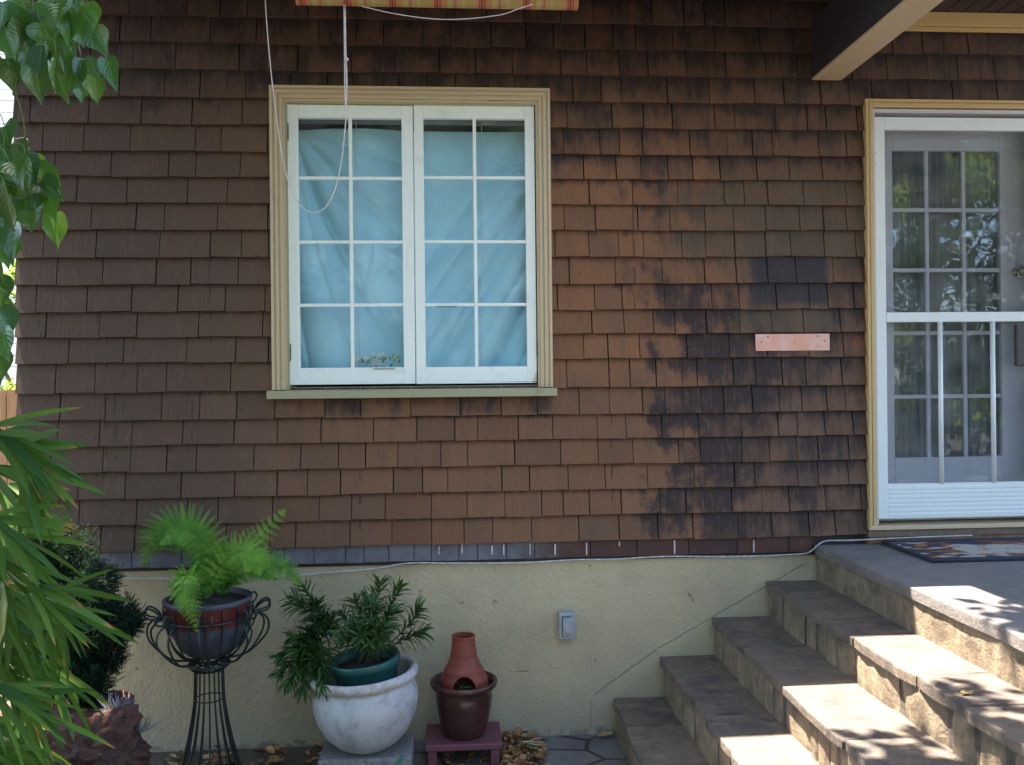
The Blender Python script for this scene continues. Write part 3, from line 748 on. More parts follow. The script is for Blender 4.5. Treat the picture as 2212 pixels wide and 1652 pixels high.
cab = [(150, 1246), (260, 1248), (345, 1249), (440, 1250), (600, 1244), (700, 1236), (800, 1228), (880, 1215.5), (960, 1215), (1060, 1215), (1150, 1213), (1240, 1208), (1330, 1206.5), (1400, 1202), (1460, 1200.5), (1560, 1201), (1640, 1199.5), (1700, 1197), (1740, 1194), (1756, 1186), (1772, 1172), (1790, 1166.5), (1830, 1166), (1880, 1164), (1960, 1160), (2100, 1155)]
pts = []
for px, py in cab:
    Y = -.003 if px < 1740 else (-.014 if px < 1757 else -.035)
    p = at(px, py, Y); 
    if px >= 1757: p = at(px, py, -.035); p.z = max(p.z, .918)
    pts.append(p)
b = MB(); b.tube(bez(pts, 5), .0034, 8); tag(b.build('wall_cable', M['cable']), 'thin white cable running along the top of the cream foundation and over the landing edge', 'cable')

# ------------------------------------------------------------------ roll-up blind under the eave
BY = -.50
q0, q1 = at(640, 13, BY), at(1248, 19, BY)
def m_stripe():
    n = NT('striped_awning_cloth'); x = n.xyz()[0]
    t = n.math('FRACT', n.math('DIVIDE', n.math('SUBTRACT', x, q0.x-.045), .1885))
    col = n.ramp(t, [(0, (.62, .46, .20)), (.20, (.66, .40, .20)), (.30, (.62, .12, .13)), (.335, (.60, .22, .10)), (.36, (.14, .05, .10)), (.385, (.62, .25, .10)), (.42, (.60, .13, .14)), (.46, (.66, .36, .16)), (.60, (.62, .52, .24)), (.72, (.60, .38, .22)), (.76, (.62, .22, .18)), (.80, (.64, .46, .22)), (.92, (.66, .54, .26))], 'CONSTANT')
    n.bump(n.noise(1, 2, .5, n.coord((500, 1, 60))), .0006)
    n.put(n.b.inputs['Base Color'], col); n.b.inputs['Roughness'].default_value = .9
    tr = n.n('ShaderNodeBsdfTranslucent'); n.l(col, tr.inputs[0]); mx = n.n('ShaderNodeMixShader'); mx.inputs[0].default_value = .4
    n.l(n.b.outputs[0], mx.inputs[1]); n.l(tr.outputs[0], mx.inputs[2]); n.l(mx.outputs[0], n.out.inputs[0]); return n.m
bl = empty('roll_up_blind', 'rolled striped orange and red fabric blind hung under the eave above the window', 'blind', (0, BY, q0.z))
b = MB(); rows_ = []; zr = q0.z+.052
for k in range(41):
    a = k/40*2*math.pi*1.9; rad = .045+.003*k/40
    rows_.append([(q0.x+(q1.x-q0.x)*u/12, BY+rad*math.cos(a)*.8, zr+.008*0+rad*math.sin(a)) for u in range(13)])
b.grid(rows_); sub(b.build('blind_roll', m_stripe(), bl), bl)
b = MB(); b.box((q0.x, BY+.034, zr), (q1.x, BY+.036, 3.62)); sub(b.build('blind_cloth', bl.children[0].data.materials[0], bl), bl)
b = MB()
b.tube(bez([at(573, -60, BY), at(573, 0, BY), at(581, 110, BY), at(594, 230, BY), at(612, 350, BY), at(632, 418, BY), at(655, 450, BY), at(680, 460, BY), at(706, 445, BY), at(727, 400, BY), at(740, 330, BY), at(748, 240, BY), at(747, 130, BY), at(745, 20, BY)], 6), .0023, 6)
sub(b.build('looped_pull_cord', M['cord'], bl), bl)
b = MB()
b.tube(bez([at(743, 10, BY-.01), at(744, 110, BY-.01), at(745, 200, BY-.01), at(749, 262, BY-.01)], 5), .0022, 6)
b.tube(bez([at(746, 10, BY), at(747.5, 110, BY), at(750, 190, BY), at(742, 255, BY)], 5), .0018, 6)
p = at(749.5, 129, BY-.012); b.lathe([(0, -.008), (.006, -.004), (.007, 0), (.005, .005), (0, .008)], p, 10)
sub(b.build('knotted_cord', M['cord'], bl), bl)
b = MB(); b.tube(bez([at(780, 14, BY-.02), at(850, 30, BY-.02), at(930, 41, BY-.02), at(1000, 42, BY-.02), at(1080, 33, BY-.02), at(1120, 20, BY-.05), at(1150, 10, BY-.05)], 6), .002, 6)
sub(b.build('sagging_cord', M['cord'], bl), bl)

# ------------------------------------------------------------------ pots and planters
# white pot on block
PC = Vector((ax(797, 1500, -.33), -.33, .131))
bc0, bc1 = ax(686, 1640, -.45), ax(889, 1640, -.45)
def m_block():
    n = NT('rough_concrete'); X = n.xyz('Object'); x, z = X[0], X[2]; a = n.noise(40, 6, .7); c = n.noise(6, 4)
    col = n.mix(n.step(a, .35, .7), (.30, .28, .28), (.20, .19, .19))
    d = n.math('ABSOLUTE', n.math('SUBTRACT', n.math('SUBTRACT', x, n.mul(z, .6)), ax(848, 1640, -.45)-.04))
    gm = n.mul(n.math('SUBTRACT', 1, n.step(n.math('ADD', d, n.mul(n.noise(30, 4), .03)), .022, .032)), n.math('SUBTRACT', 1, n.step(n.xyz()[1], -.44, -.42)), .85)
    col = n.mix(gm, col, (.03, .22, .12)); n.bump(n.math('ADD', a, n.mul(n.step(n.voro(60), .1, .4), .6)), .006); return n.done(col, .95, .2)
b = MB(); b.box((bc0, -.455, .002), (bc1, -.20, .13)); tag(b.build('concrete_block', m_block(), bevel=.008), 'rough grey concrete block with a green paint mark under the white pot', 'block')
def m_whitepot():
    n = NT('weathered_white_glaze'); a = n.noise(11, 9, .8); f = n.noise(30, 6, .7); l = n.noise(2.5, 4)
    col = n.mix(n.mul(n.step(l, .4, .7), .5), (.50, .51, .54), (.38, .37, .38))
    col = n.mix(n.mul(n.step(a, .48, .66), .65), col, (.24, .23, .25))
    col = n.mix(n.mul(n.step(f, .58, .68), .55), col, (.26, .22, .20))
    z = n.xyz()[2]; rim = n.mul(n.step(z, .285, .30), n.step(n.noise(16, 6, .7), .45, .6), .6)
    col = n.mix(rim, col, (.36, .28, .20))
    n.bump(n.math('ADD', a, n.mul(f, .5)), .002); return n.done(col, .5, .4)
prof = [(0, .0), (.078, .0), (.095, .006), (.142, .035), (.185, .08), (.216, .14), (.231, .205), (.228, .25), (.216, .282), (.209, .298), (.228, .306), (.239, .318), (.240, .332), (.231, .345), (.218, .348), (.205, .340), (.200, .325), (.196, .28), (.19, .2), (.13, .06), (0, .05)]
b = MB(); b.lathe(prof, (0, 0, 0), 56, wob=.012)
wp = b.build('white_pot', m_whitepot()); wp.location = PC; wp.rotation_euler = (math.radians(-1), math.radians(-3.5), .4)
tag(wp, 'large round weathered white glazed pot standing on the concrete block', 'pot')
# green pot within
GP = Vector((ax(797, 1400, -.33), -.335, PC.z+.215))
prof = [(0, 0), (.115, 0), (.12, .01), (.145, .12), (.150, .125), (.158, .128), (.160, .15), (.156, .156), (.148, .155), (.143, .13), (.12, .1), (0, .1)]
b = MB(); b.lathe([(r_*.98, z_*1.22) for r_, z_ in prof], (0, 0, 0), 48)
gpot = b.build('green_pot', simple('teal_green_plastic', (.018, .105, .10), (.014, .075, .075), 8, .42)); gpot.location = GP; gpot.rotation_euler = (math.radians(2), math.radians(-6), 0)
tag(gpot, 'dark teal green plastic plant pot nested inside the white pot', 'pot')
b = MB(); b.lathe([(0, .02), (.06, .015), (.1, .0), (.135, -.01)], (0, 0, 0), 30, wob=.1)
o = b.build('potting_soil', M['soil']); o.location = GP+Vector((0, 0, .152)); tag(o, 'dark potting soil filling the teal green pot', 'soil', kind='stuff')

def lance(b, base, d, L, W, droop=.3, nrm=None, r=.5, seg=5, fold=.12):
    """one narrow pointed leaf"""
    base = Vector(base); d = Vector(d).normalized(); side = d.cross(nrm or Vector((0, 0, 1)))
    if side.length < .05: side = d.cross(Vector((1, 0, 0)))
    side.normalize(); rows = []
    p = base.copy(); dd = d.copy()
    for k in range(seg+1):
        t = k/seg; wv = W*(math.sin(math.pi*min(1, t*.86+.10))**.8)*(1 if k < seg else 0)
        if k == seg: wv = W*.03
        up = side.cross(dd).normalized()
        rows.append([p-side*wv/2, p-up*W*fold, p+side*wv/2])
        p = p+dd*(L/seg); dd = (dd+Vector((0, 0, -droop/seg*(.5+t)))).normalized()
    b.grid(rows, r)
def whorl_stem(bl_, bs_, pts, rnd, n=34, L=.082, W=.0145, r0=.30):
    P = bez(pts, 8); tot = len(P); bs_.tube(P, [.004*(1-.5*i/tot) for i in range(tot)], 6)
    for k in range(n):
        t = r0+(1-r0)*(k/(n-1))**.8; i = min(tot-2, int(t*(tot-1))); p = P[i]; tg = (P[i+1]-P[max(0, i-1)]).normalized()
        a = k*2.4+rnd.uniform(-.4, .4); o1 = tg.orthogonal().normalized(); o2 = tg.cross(o1)
        out = o1*math.cos(a)+o2*math.sin(a); up = .25+1.1*t**4+rnd.uniform(-.2, .25)
        d = (out+tg*up).normalized(); Lk = L*rnd.uniform(.7, 1.2)*(1-.25*(t > .95))
        lance(bl_, p, d, Lk, W*rnd.uniform(.8, 1.15), rnd.uniform(.5, 1.2), tg, rnd.random())
m_spiky = m_leaf('spiky_leaf', (.020, .070, .022), (.060, .135, .032), .42, .2, spec=.4)
m_stem = simple('brown_green_stem', (.09, .09, .04), (.06, .05, .03), 30, .7)
def spiky_plant(name, label, root, stems, seed, loc):
    rnd = random.Random(seed); e = empty(name, label, 'plant', loc)
    bl_, bs_ = MB(), MB()
    for tip, Yt, n, mid in stems:
        tp = at(tip[0], tip[1], Yt); ro = Vector(root)+Vector((rnd.uniform(-.06, .06), rnd.uniform(-.05, .05), 0))
        md = at(mid[0], mid[1], (Yt+root[1])/2) if mid else (ro*.5+tp*.5+Vector(((tp.x-ro.x)*.12, 0, .03)))
        whorl_stem(bl_, bs_, [ro, md, tp], rnd, int(n*1.2), W=.0125, r0=.34)
    sub(bl_.build('foliage', m_spiky, e), e); sub(bs_.build('stem', m_stem, e), e)
    return e
G = GP+Vector((0, 0, .16))
spiky_plant('spiky_plant', 'upright clump of narrow spiky green leaves growing from the teal green pot', G,
    [((820, 1252), -.33, 46, None), ((806, 1300), -.40, 40, None), ((866, 1262), -.30, 44, None), ((850, 1315), -.38, 36, None), ((908, 1310), -.34, 46, (872, 1360)), ((918, 1364), -.36, 36, (870, 1380)),
     ((765, 1292), -.32, 36, None), ((738, 1322), -.33, 36, None), ((760, 1345), -.42, 34, None), ((800, 1345), -.43, 36, None), ((835, 1350), -.44, 34, None), ((735, 1370), -.42, 30, None), ((780, 1375), -.46, 28, None), ((820, 1378), -.46, 28, None), ((790, 1290), -.28, 34, None)], 3, (G.x, G.y, G.z-.05))
RB = at(705, 1405, -.30)
spiky_plant('trailing_plant', 'darker spiky trailing plant spilling over the left rim of the white pot', RB,
    [((655, 1262), -.28, 50, (690, 1330)), ((632, 1285), -.30, 40, (680, 1330)), ((684, 1300), -.26, 38, None), ((622, 1300), -.33, 34, (680, 1330)), ((690, 1330), -.32, 36, None), ((712, 1350), -.3, 30, None), ((630, 1375), -.33, 44, (670, 1380)),
     ((606, 1420), -.36, 46, (660, 1395)), ((622, 1480), -.40, 48, (655, 1420)), ((655, 1490), -.44, 46, (665, 1430)), ((700, 1485), -.52, 44, (685, 1430)), ((640, 1410), -.38, 40, None), ((672, 1370), -.30, 36, None), ((668, 1440), -.42, 40, None), ((600, 1455), -.36, 36, (650, 1415)), ((690, 1450), -.46, 34, None)], 5, RB)

# small brown pot, stand, chiminea
BX = ax(1003, 1550, -.19)
stand = empty('small_plant_stand', 'low purplish red wooden plant stand under the glazed brown pot', 'plant stand', (BX, -.19, 0))
mp = m_paint('mauve_red_paint', (.16, .055, .075), (.08, .04, .05), .5, .5)
s0, s1 = ax(918, 1600, -.30), ax(1085, 1600, -.30)
b = MB(); b.box((s0, -.315, .088), (s1, -.06, .118)); sub(b.build('stand_top', mp, stand, bevel=.006), stand)
for xx in (s0+.012, s1-.052):
    for yy in (-.305, -.11):
        b = MB(); b.box((xx, yy, .007), (xx+.04, yy+.04, .0875)); sub(b.build('leg', mp, stand, bevel=.003), stand)
n = NT('brown_glaze'); a = n.noise(9, 5, .6); n.bump(a, .001); mg = n.done(n.mix(n.step(a, .4, .7), (.050, .018, .016), (.075, .030, .024)), .22, .6)
prof = [(0, 0), (.088, 0), (.094, .006), (.112, .06), (.126, .13), (.130, .18), (.127, .205), (.131, .212), (.150, .222), (.156, .234), (.154, .246), (.146, .250), (.138, .244), (.130, .22), (.12, .17), (.1, .16), (0, .15)]
b = MB(); b.lathe(prof, (0, 0, 0), 48); bp_ = b.build('brown_pot', mg); bp_.location = (BX, -.19, .119); tag(bp_, 'dark brown glazed round pot on the low purplish stand', 'pot')
n = NT('terracotta'); a = n.noise(14, 5); n.bump(a, .001); mt_ = n.done(n.mix(n.step(a, .4, .7), (.24, .055, .032), (.16, .042, .032)), .5, .4)
chim = empty('clay_chiminea', 'small terracotta chiminea with an arched opening sitting inside the brown pot', 'chiminea', (BX, -.20, .28))
cz = .275; Hc = .30
def cprof(t):   # radius along the height
    pts = [(0, .10), (.15, .113), (.32, .110), (.46, .093), (.58, .072), (.7, .061), (.85, .055), (1, .052)]
    for (a, ra), (c, rb) in zip(pts[:-1], pts[1:]):
        if t <= c: q = (t-a)/(c-a); q = q*q*(3-2*q); return ra+(rb-ra)*q
    return .05
b = MB(); NS, NZ = 64, 48; V = []
for i in range(NZ+1):
    t = i/NZ
    for j in range(NS):
        a = 2*math.pi*j/NS; r_ = cprof(t); z = cz+Hc*t
        if abs(t-.57) < .012 or abs(t-.985) < .012: r_ += .003
        # embossed sunburst on the chimney front
        u = (a+math.pi/2+math.pi) % (2*math.pi)-math.pi; dx_ = u*r_; dz_ = (t-.73)*Hc; rr = math.hypot(dx_, dz_)
        if rr < .012: r_ += .0035
        elif rr < .034 and math.cos(math.atan2(dz_, dx_)*11) > .1: r_ += .0028
        V.append(((BX+r_*math.cos(a), -.20+r_*math.sin(a), z), u, t))
n0 = len(b.v); b.v += [v[0] for v in V]
def inhole(u, t): return abs(u) < .52 and t < .28+.19*math.sqrt(max(0, 1-(u/.52)**2)) and t > .02
for i in range(NZ):
    for j in range(NS):
        k = (j+1) % NS; u = (V[i*NS+j][1]+.05); t = (i+.5)/NZ
        if inhole(u, t): continue
        b.f.append((n0+i*NS+j, n0+i*NS+k, n0+(i+1)*NS+k, n0+(i+1)*NS+j)); b.r.append(.5); b.sm.append(True); b.uv += [(0, 0)]*4
sub(b.build('chiminea_body', mt_, chim), chim)
chim.children[0].modifiers.new('thick', 'SOLIDIFY').thickness = .007
b = MB(); pts = []
for k in range(25):
    a = math.pi*k/24; u = -.52*math.cos(a); t = .27+.20*math.sin(a); r_ = cprof(t)+.002; pts.append((BX+r_*math.sin(u), -.20-r_*math.cos(u), cz+Hc*t))
pts = [(pts[0][0], pts[0][1], cz+.03)]+pts+[(pts[-1][0], pts[-1][1], cz+.03)]
b.tube(pts, .0045, 8); sub(b.build('opening_rim', mt_, chim), chim)
b = MB(); p = Vector((BX-.014, -.275, cz+.095)); lance(b, p, (.6, -.2, .5), .035, .02, .6); lance(b, p, (-.5, -.3, .5), .035, .02, .6); lance(b, p+Vector((.01, 0, -.01)), (.9, -.1, .1), .04, .022, .3)
b.tube([p+Vector((0, 0, -.05)), p], .002, 5)
tag(b.build('seedling', m_leaf('seedling_leaf', (.03, .22, .08), (.05, .3, .1), .4, .2)), 'tiny bright green seedling inside the opening of the chiminea', 'seedling')

# wire urn stand
UX = ax(452, 1450, -.30); UY = -.30
urn = empty('wire_plant_stand', 'dark green wire plant stand shaped like a flared urn on a wasp-waisted column', 'plant stand', (UX, UY, 0))
mi = M['iron']
zc_ = az(452, 1432, UY); zr_ = az(452, 1327, UY)
bcol = MB()
for k in range(18):
    a = 2*math.pi*k/18+.1; prof = [(.138, .004), (.125, .06), (.098, .16), (.076, .27), (.064, .36), (.060, zc_-.02)]
    bcol.tube(bez([(UX+r_*math.cos(a), UY+r_*math.sin(a), z_) for r_, z_ in prof], 4), .0042, 6)
sub(bcol.build('column_wire', mi, urn), urn)
def ringt(b, r_, z_, th, seg=40):
    b.tube([(UX+r_*math.cos(2*math.pi*k/seg), UY+r_*math.sin(2*math.pi*k/seg), z_) for k in range(seg+1)], th, 8, caps=False)
b = MB(); ringt(b, .138, .006, .005); sub(b.build('base_ring', mi, urn), urn)
b = MB(); ringt(b, .062, .36, .003); sub(b.build('waist_ring', mi, urn), urn)
b = MB()
for k in range(18):
    a = 2*math.pi*k/18; b.tube([(UX+(.064+.022*math.sin(q/10*math.pi))*math.cos(a+q*.03), UY+(.064+.022*math.sin(q/10*math.pi))*math.sin(a+q*.03), zc_-.022+.044*q/10) for q in range(11)], .004, 6)
ringt(b, .086, zc_, .006); ringt(b, .06, zc_+.022, .005); ringt(b, .06, zc_-.022, .005)
sub(b.build('collar', mi, urn), urn)
b = MB()
for k in range(16):
    a = 2*math.pi*(k+.5)/16; c, s_ = math.cos(a), math.sin(a)
    inner = [(.05, zc_+.022), (.10, zc_+.035), (.145, zc_+.085), (.172, zc_+.16), (.185, zr_+.01), (.187, zr_+.05)]
    b.tube(bez([(UX+r_*c, UY+r_*s_, z_) for r_, z_ in inner], 5), .0038, 6)
sub(b.build('bowl_wire', mi, urn), urn)
b = MB()
for k in range(8):
    a = 2*math.pi*(k+.28)/8
    for da, rm in ((-.10, .255), (.10, .235)):
        loop = [(.07, zc_+.018), (.16, zc_+.035), (rm-.015, zc_+.11), (rm, zr_-.045), (rm-.025, zr_-.008), (.195, zr_), (.21, zr_+.03), (.245, zr_+.052), (.262, zr_+.034), (.252, zr_+.012), (.225, zr_+.004), (.20, zr_-.002)]
        b.tube(bez([(UX+r_*math.cos(a+da*min(1, q/3)), UY+r_*math.sin(a+da*min(1, q/3)), z_) for q, (r_, z_) in enumerate(loop)], 5), .0046, 6)
sub(b.build('scroll_handle', mi, urn), urn)
b = MB(); ringt(b, .19, zr_, .0045); sub(b.build('rim_ring', mi, urn), urn)
# pot in the urn
def m_urnpot():
    n = NT('grey_pot_red_band'); z = n.xyz()[2]; a = n.noise(8, 6, .65)
    col = n.mix(n.step(a, .35, .7), (.045, .052, .075), (.075, .083, .105))
    red = n.mul(n.step(z, zr_-.030, zr_-.025), n.math('SUBTRACT', 1, n.step(z, zr_+.058, zr_+.062)))
    col = n.mix(red, col, n.mix(n.step(a, .4, .65), (.15, .02, .02), (.10, .02, .025))); n.bump(a, .001); return n.done(col, .6, .4)
prof = [(0, zc_+.036), (.07, zc_+.038), (.12, zc_+.075), (.152, zc_+.14), (.170, zr_-.05), (.180, zr_+.06), (.186, zr_+.066), (.186, zr_+.080), (.176, zr_+.082), (.17, zr_+.06), (.16, zr_+.05), (.10, zr_+.06), (0, zr_+.065)]
b = MB(); b.lathe([(r_, z_) for r_, z_ in prof], (UX, UY, 0), 48)
so_ = MB(); so_.lathe([(0, .02), (.08, .012), (.150, -.002), (.164, -.012)], (UX, UY, zr_+.066), 32, wob=.05)
tag(so_.build('fern_soil', M['soil']), 'dark soil filling the red-banded pot beneath the fern', 'soil', kind='stuff')
tag(b.build('banded_pot', m_urnpot()), 'slate grey bowl pot with a dark red band held in the wire stand', 'pot')

# fern
m_fern = m_leaf('fern_green', (.06, .20, .035), (.24, .46, .06), .55, .35, spec=.25)
fern = empty('potted_fern', 'bright green feathery fern arching out of the red-banded pot', 'fern', (UX, UY, zr_+.06))
rf = random.Random(11)
def frond(bl_, bs_, pts, wmax, npin=26, r0=0., bright=.5, plane=None, taper=.9):
    npin = int(npin*(.66 if wmax > .08 else .95))
    P = bez(pts, 12); tot = len(P); bs_.tube(P, [.0018*(1-.75*i/tot) for i in range(tot)], 5)
    for k in range(npin):
        t = .12+.88*k/(npin-1); i = min(tot-2, int(t*(tot-1))); p = P[i]; tg = (P[i+1]-P[max(0, i-1)]).normalized()
        nrm = plane or Vector((0, -1, .5)); sd_ = tg.cross(nrm).normalized(); up = sd_.cross(tg)
        prof_ = (math.sin(math.pi*min(1, .18+t*.82)))**.7 if t > .25 else .55+t*1.6
        Lp = wmax*max(.08, prof_)
        for sg in (-1, 1):
            d = (sd_*sg+tg*.45+up*rf.uniform(-.15, .15)).normalized(); m_ = max(4, int(Lp/.0085)); q = p.copy()
            dd = d.copy(); rr = min(1, max(0, bright+rf.uniform(-.3, .3)))
            for c in range(m_):
                f_ = c/m_; pl_ = .0185*(1-f_*.7)*(.6+.4*Lp/wmax)
                s2 = dd.cross(up).normalized()
                for s3 in (-1, 1):
                    dl = (s2*s3+dd*.7+up*rf.uniform(-.35, .35)).normalized(); e = q+dl*pl_; wv = dd*pl_*.30
                    bl_.face([q-wv, e-wv*.3, e+wv*.4, q+wv], rr)
                q = q+dd*(Lp/m_); dd = (dd+Vector((0, 0, -.05))).normalized()
            bl_.face([p, q, q+dd*.008, p+dd*.004], rr)
bl_, bs_ = MB(), MB()
root = Vector((UX, UY, zr_+.085))
F = [([(450, 1270), (455, 1195), (420, 1140), (365, 1130), (325, 1168), (312, 1222)], -.30, .105, 44, .35),
     ([(450, 1270), (445, 1210), (410, 1165), (365, 1160), (335, 1190)], -.24, .085, 34, .25),
     ([(455, 1275), (470, 1205), (430, 1160), (390, 1150), (345, 1175)], -.38, .075, 34, .4),
     ([(460, 1270), (500, 1215), (555, 1165), (618, 1098)], -.30, .085, 26, .9),
     ([(455, 1275), (480, 1215), (520, 1190), (550, 1205), (562, 1240)], -.40, .10, 32, .95),
     ([(455, 1275), (485, 1205), (530, 1195), (570, 1225), (580, 1250)], -.34, .066, 26, .6),
     ([(440, 1275), (415, 1245), (395, 1255), (408, 1300), (428, 1365)], -.52, .088, 34, .85),
     ([(440, 1275), (405, 1240), (385, 1262), (392, 1310)], -.49, .055, 24, .6),
     ([(465, 1275), (520, 1225), (575, 1215), (620, 1228), (650, 1262)], -.32, .075, 28, .35),
     ([(465, 1275), (510, 1245), (560, 1235), (600, 1250)], -.38, .05, 22, .3),
     ([(450, 1275), (465, 1230), (480, 1200), (470, 1180)], -.28, .04, 16, .2),
     ([(450, 1275), (430, 1240), (425, 1215), (440, 1190)], -.34, .04, 16, .3)]
for pts, Yf, wm, npn, br in F:
    P3 = [root+Vector((rf.uniform(-.03, .03), rf.uniform(-.03, .03), 0))]
    for k, (px, py) in enumerate(pts[1:]): P3.append(at(px, py, UY+(Yf-UY)*min(1, (k+1)/2.5)))
    frond(bl_, bs_, P3, wm, npn, bright=br, plane=Vector((rf.uniform(-.3, .3), -1, .35)))
for k in range(26):
    a = rf.uniform(0, 6.28); P3 = [root+Vector((.05*math.cos(a), .05*math.sin(a), 0)), root+Vector((.09*math.cos(a), .09*math.sin(a), .06)), root+Vector((.15*math.cos(a), .15*math.sin(a), .05+rf.uniform(0, .05)))]
    frond(bl_, bs_, P3, .03, 12, bright=.05, plane=Vector((0, -.4, 1)))
sub(bl_.build('foliage', m_fern, fern), fern); sub(bs_.build('stem', m_stem, fern), fern)

# dark conifer shrub in a terracotta pot behind the rock
shr = empty('dark_shrub', 'dark green fluffy conifer shrub in a pot against the foundation wall at the left', 'shrub', (ax(180, 1400, -.38), -.38, 0))
rs = random.Random(21); bl_, bs_ = MB(), MB()
sroot = at(205, 1540, -.36)
cl_ = [(70, 1190, 60), (120, 1180, 55), (150, 1215, 60), (90, 1250, 70), (60, 1320, 60), (150, 1290, 75), (215, 1255, 40), (190, 1310, 55), (235, 1340, 45), (262, 1335, 40), (220, 1385, 48), (160, 1370, 70), (100, 1390, 70), (200, 1430, 45), (240, 1420, 28), (150, 1450, 60), (195, 1480, 45), (100, 1470, 55), (280, 1350, 20), (70, 1440, 40)]
for cx_, cy_, rad in cl_:
    Yc = rs.uniform(-.45, -.25); c = at(cx_, cy_, Yc); R0 = rad*.00208; bs_.tube(bez([sroot, sroot*.5+c*.5+Vector((0, 0, .05)), c], 5), .005, 5)
    for k in range(int(rad*9)):
        v = Vector((rs.gauss(0, 1), rs.gauss(0, .7), rs.gauss(0, 1))).normalized(); v = v*R0*rs.random()**.4*(.78+.75*max(0, noise.noise(v*2.6+Vector((cx_, cy_, 0))))); p = c+v
        ax_ = (v.normalized()+Vector((0, 0, .35))+Vector((rs.uniform(-.4, .4), rs.uniform(-.4, .4), 0))).normalized()
        for q in range(9):
            pp = p+ax_*(.004*q); o_ = Vector((rs.uniform(-1, 1), rs.uniform(-1, 1), rs.uniform(-1, 1))).normalized(); d = (ax_*.8+o_).normalized()*.016; s2 = d.cross(ax_).normalized()*.0016
            bl_.face([pp-s2, pp+d*.6-s2, pp+d, pp+s2], rs.random())
sub(bl_.build('foliage', m_leaf('conifer_green', (.005, .020, .014), (.013, .036, .020), .8, .08, spec=.1), shr), shr); sub(bs_.build('stem', M['brownwood'], shr), shr)
b = MB(); pc = at(228, 1515, -.36); b.lathe([(0, -.2), (.08, -.2), (.1, -.03), (.112, -.03), (.115, .01), (.104, .012), (.1, -.01), (0, -.02)], (pc.x, -.36, pc.z), 32)
tag(b.build('terracotta_pot', simple('dull_terracotta', (.16, .06, .05), (.10, .045, .04), 18, .75, .001)), 'dull terracotta pot half hidden behind the red rock, holding the dark shrub', 'pot')

# red lava rock, with pieces
def rock(name, label, centre, size, seed, rough=1.0, sub_=6):
    bm = bmesh.new(); bmesh.ops.create_icosphere(bm, subdivisions=sub_, radius=1)
    for v in bm.verts:
        d = v.co.normalized(); o3 = Vector((seed, seed*2, 0))
        k = 1+.30*rough*noise.noise(d*1.4+o3)+.20*rough*noise.noise(d*3.3+o3)
        cv = noise.voronoi(d*4.5+o3)[0][0]; k += .24*rough*(cv-.35)
        k += .09*rough*noise.noise(d*9+o3)+.06*rough*noise.noise(d*19+o3)+.03*rough*noise.noise(d*40+o3)
        v.co = Vector((d.x*size[0], d.y*size[1], d.z*size[2]))*k
    me = bpy.data.meshes.new(name); bm.to_mesh(me); bm.free(); me.materials.append(M['rock']); me.polygons.foreach_set('use_smooth', [True]*len(me.polygons))
    o = bpy.data.objects.new(name, me); S.collection.objects.link(o); o.location = centre; tag(o, label, 'rock'); return o
n = NT('red_lava_rock'); a = n.noise(9, 9, .75, dist=.8); f = n.noise(45, 7, .75)
col = n.mix(n.step(a, .38, .62), (.21, .088, .068), (.14, .082, .072)); col = n.mix(n.mul(n.step(f, .55, .7), .7), col, (.22, .14, .125)); col = n.mix(n.mul(n.step(n.noise(20, 6, .7), .55, .66), .8), col, (.06, .03, .028))
n.bump(n.math('ADD', a, n.mul(f, .9)), .035); M['rock'] = n.done(col, .9, .25)
rc = at(190, 1630, -.58)
rock('lava_rock', 'large jagged reddish lava rock at the foot of the wall below the bamboo', rc, (.21, .16, .17), 2.3)
rc2 = at(75, 1585, -.52)
rock('lava_rock', 'smaller reddish lava rock at the far left behind the bamboo leaves', rc2, (.16, .13, .12), 7.7, sub_=5)
for k, (px, py, lb) in enumerate(((252, 1530, 'upper of two spiky silver-blue succulent tufts, on top of the red rock'), (296, 1572, 'lower of two spiky silver-blue succulent tufts, on the right flank of the red rock'))):
    b = MB(); c = at(px, py, -.55)
    for q in range(75):
        v = Vector((rs.gauss(0, 1), rs.gauss(0, 1), abs(rs.gauss(0, .8))+.25)).normalized(); lance(b, c+v*.006+Vector((rs.uniform(-.03, .03), rs.uniform(-.02, .02), -.02)), v, rs.uniform(.055, .10), .0042, .15, None, rs.random(), 3)
    o = b.build('succulent', m_leaf('silver_blue_leaf', (.10, .13, .16), (.20, .235, .27), .5, .05), loc=c); tag(o, lb, 'succulent', 'spiky succulents on the rock')

# ------------------------------------------------------------------ fallen leaves
def dry_leaf(b, p, L, rnd, yaw=None, lift=.3):
    yaw = rnd.uniform(0, 6.28) if yaw is None else yaw
    d = Vector((math.cos(yaw), math.sin(yaw), rnd.uniform(-.1, lift))).normalized(); s_ = d.cross(Vector((rnd.uniform(-.5, .5), rnd.uniform(-.5, .5), 1))).normalized(); up = s_.cross(d)
    rows = []; W = L*rnd.uniform(.35, .6); cu = rnd.uniform(-.5, .9)
    for k in range(6):
        t = k/5; wv = W*math.sin(math.pi*min(1, .06+t*.94))**.8*.5; c = p+d*L*t+up*(cu*L*.5*(t-.5)**2)
        rows.append([c-s_*wv+up*wv*rnd.uniform(.1, .7), c-s_*wv*.4, c+s_*wv*.4, c+s_*wv+up*wv*rnd.uniform(.1, .7)])
    b.grid(rows, rnd.random())
n = NT('dry_leaf'); r = n.attr(); col = n.ramp(r, [(0, (.09, .04, .02)), (.3, (.26, .11, .04)), (.6, (.36, .20, .08)), (.85, (.42, .32, .16)), (1, (.20, .10, .06))])
n.bump(n.noise(60, 3), .001); M['dry'] = n.done(n.mix(n.mul(n.step(n.noise(40, 3), .5, .7), .4), col, (.1, .05, .03)), .65, .3)
rl = random.Random(5); b = MB()
x0l = ax(1085, 1600, -.1); x1l = ax(1175, 1600, -.1)
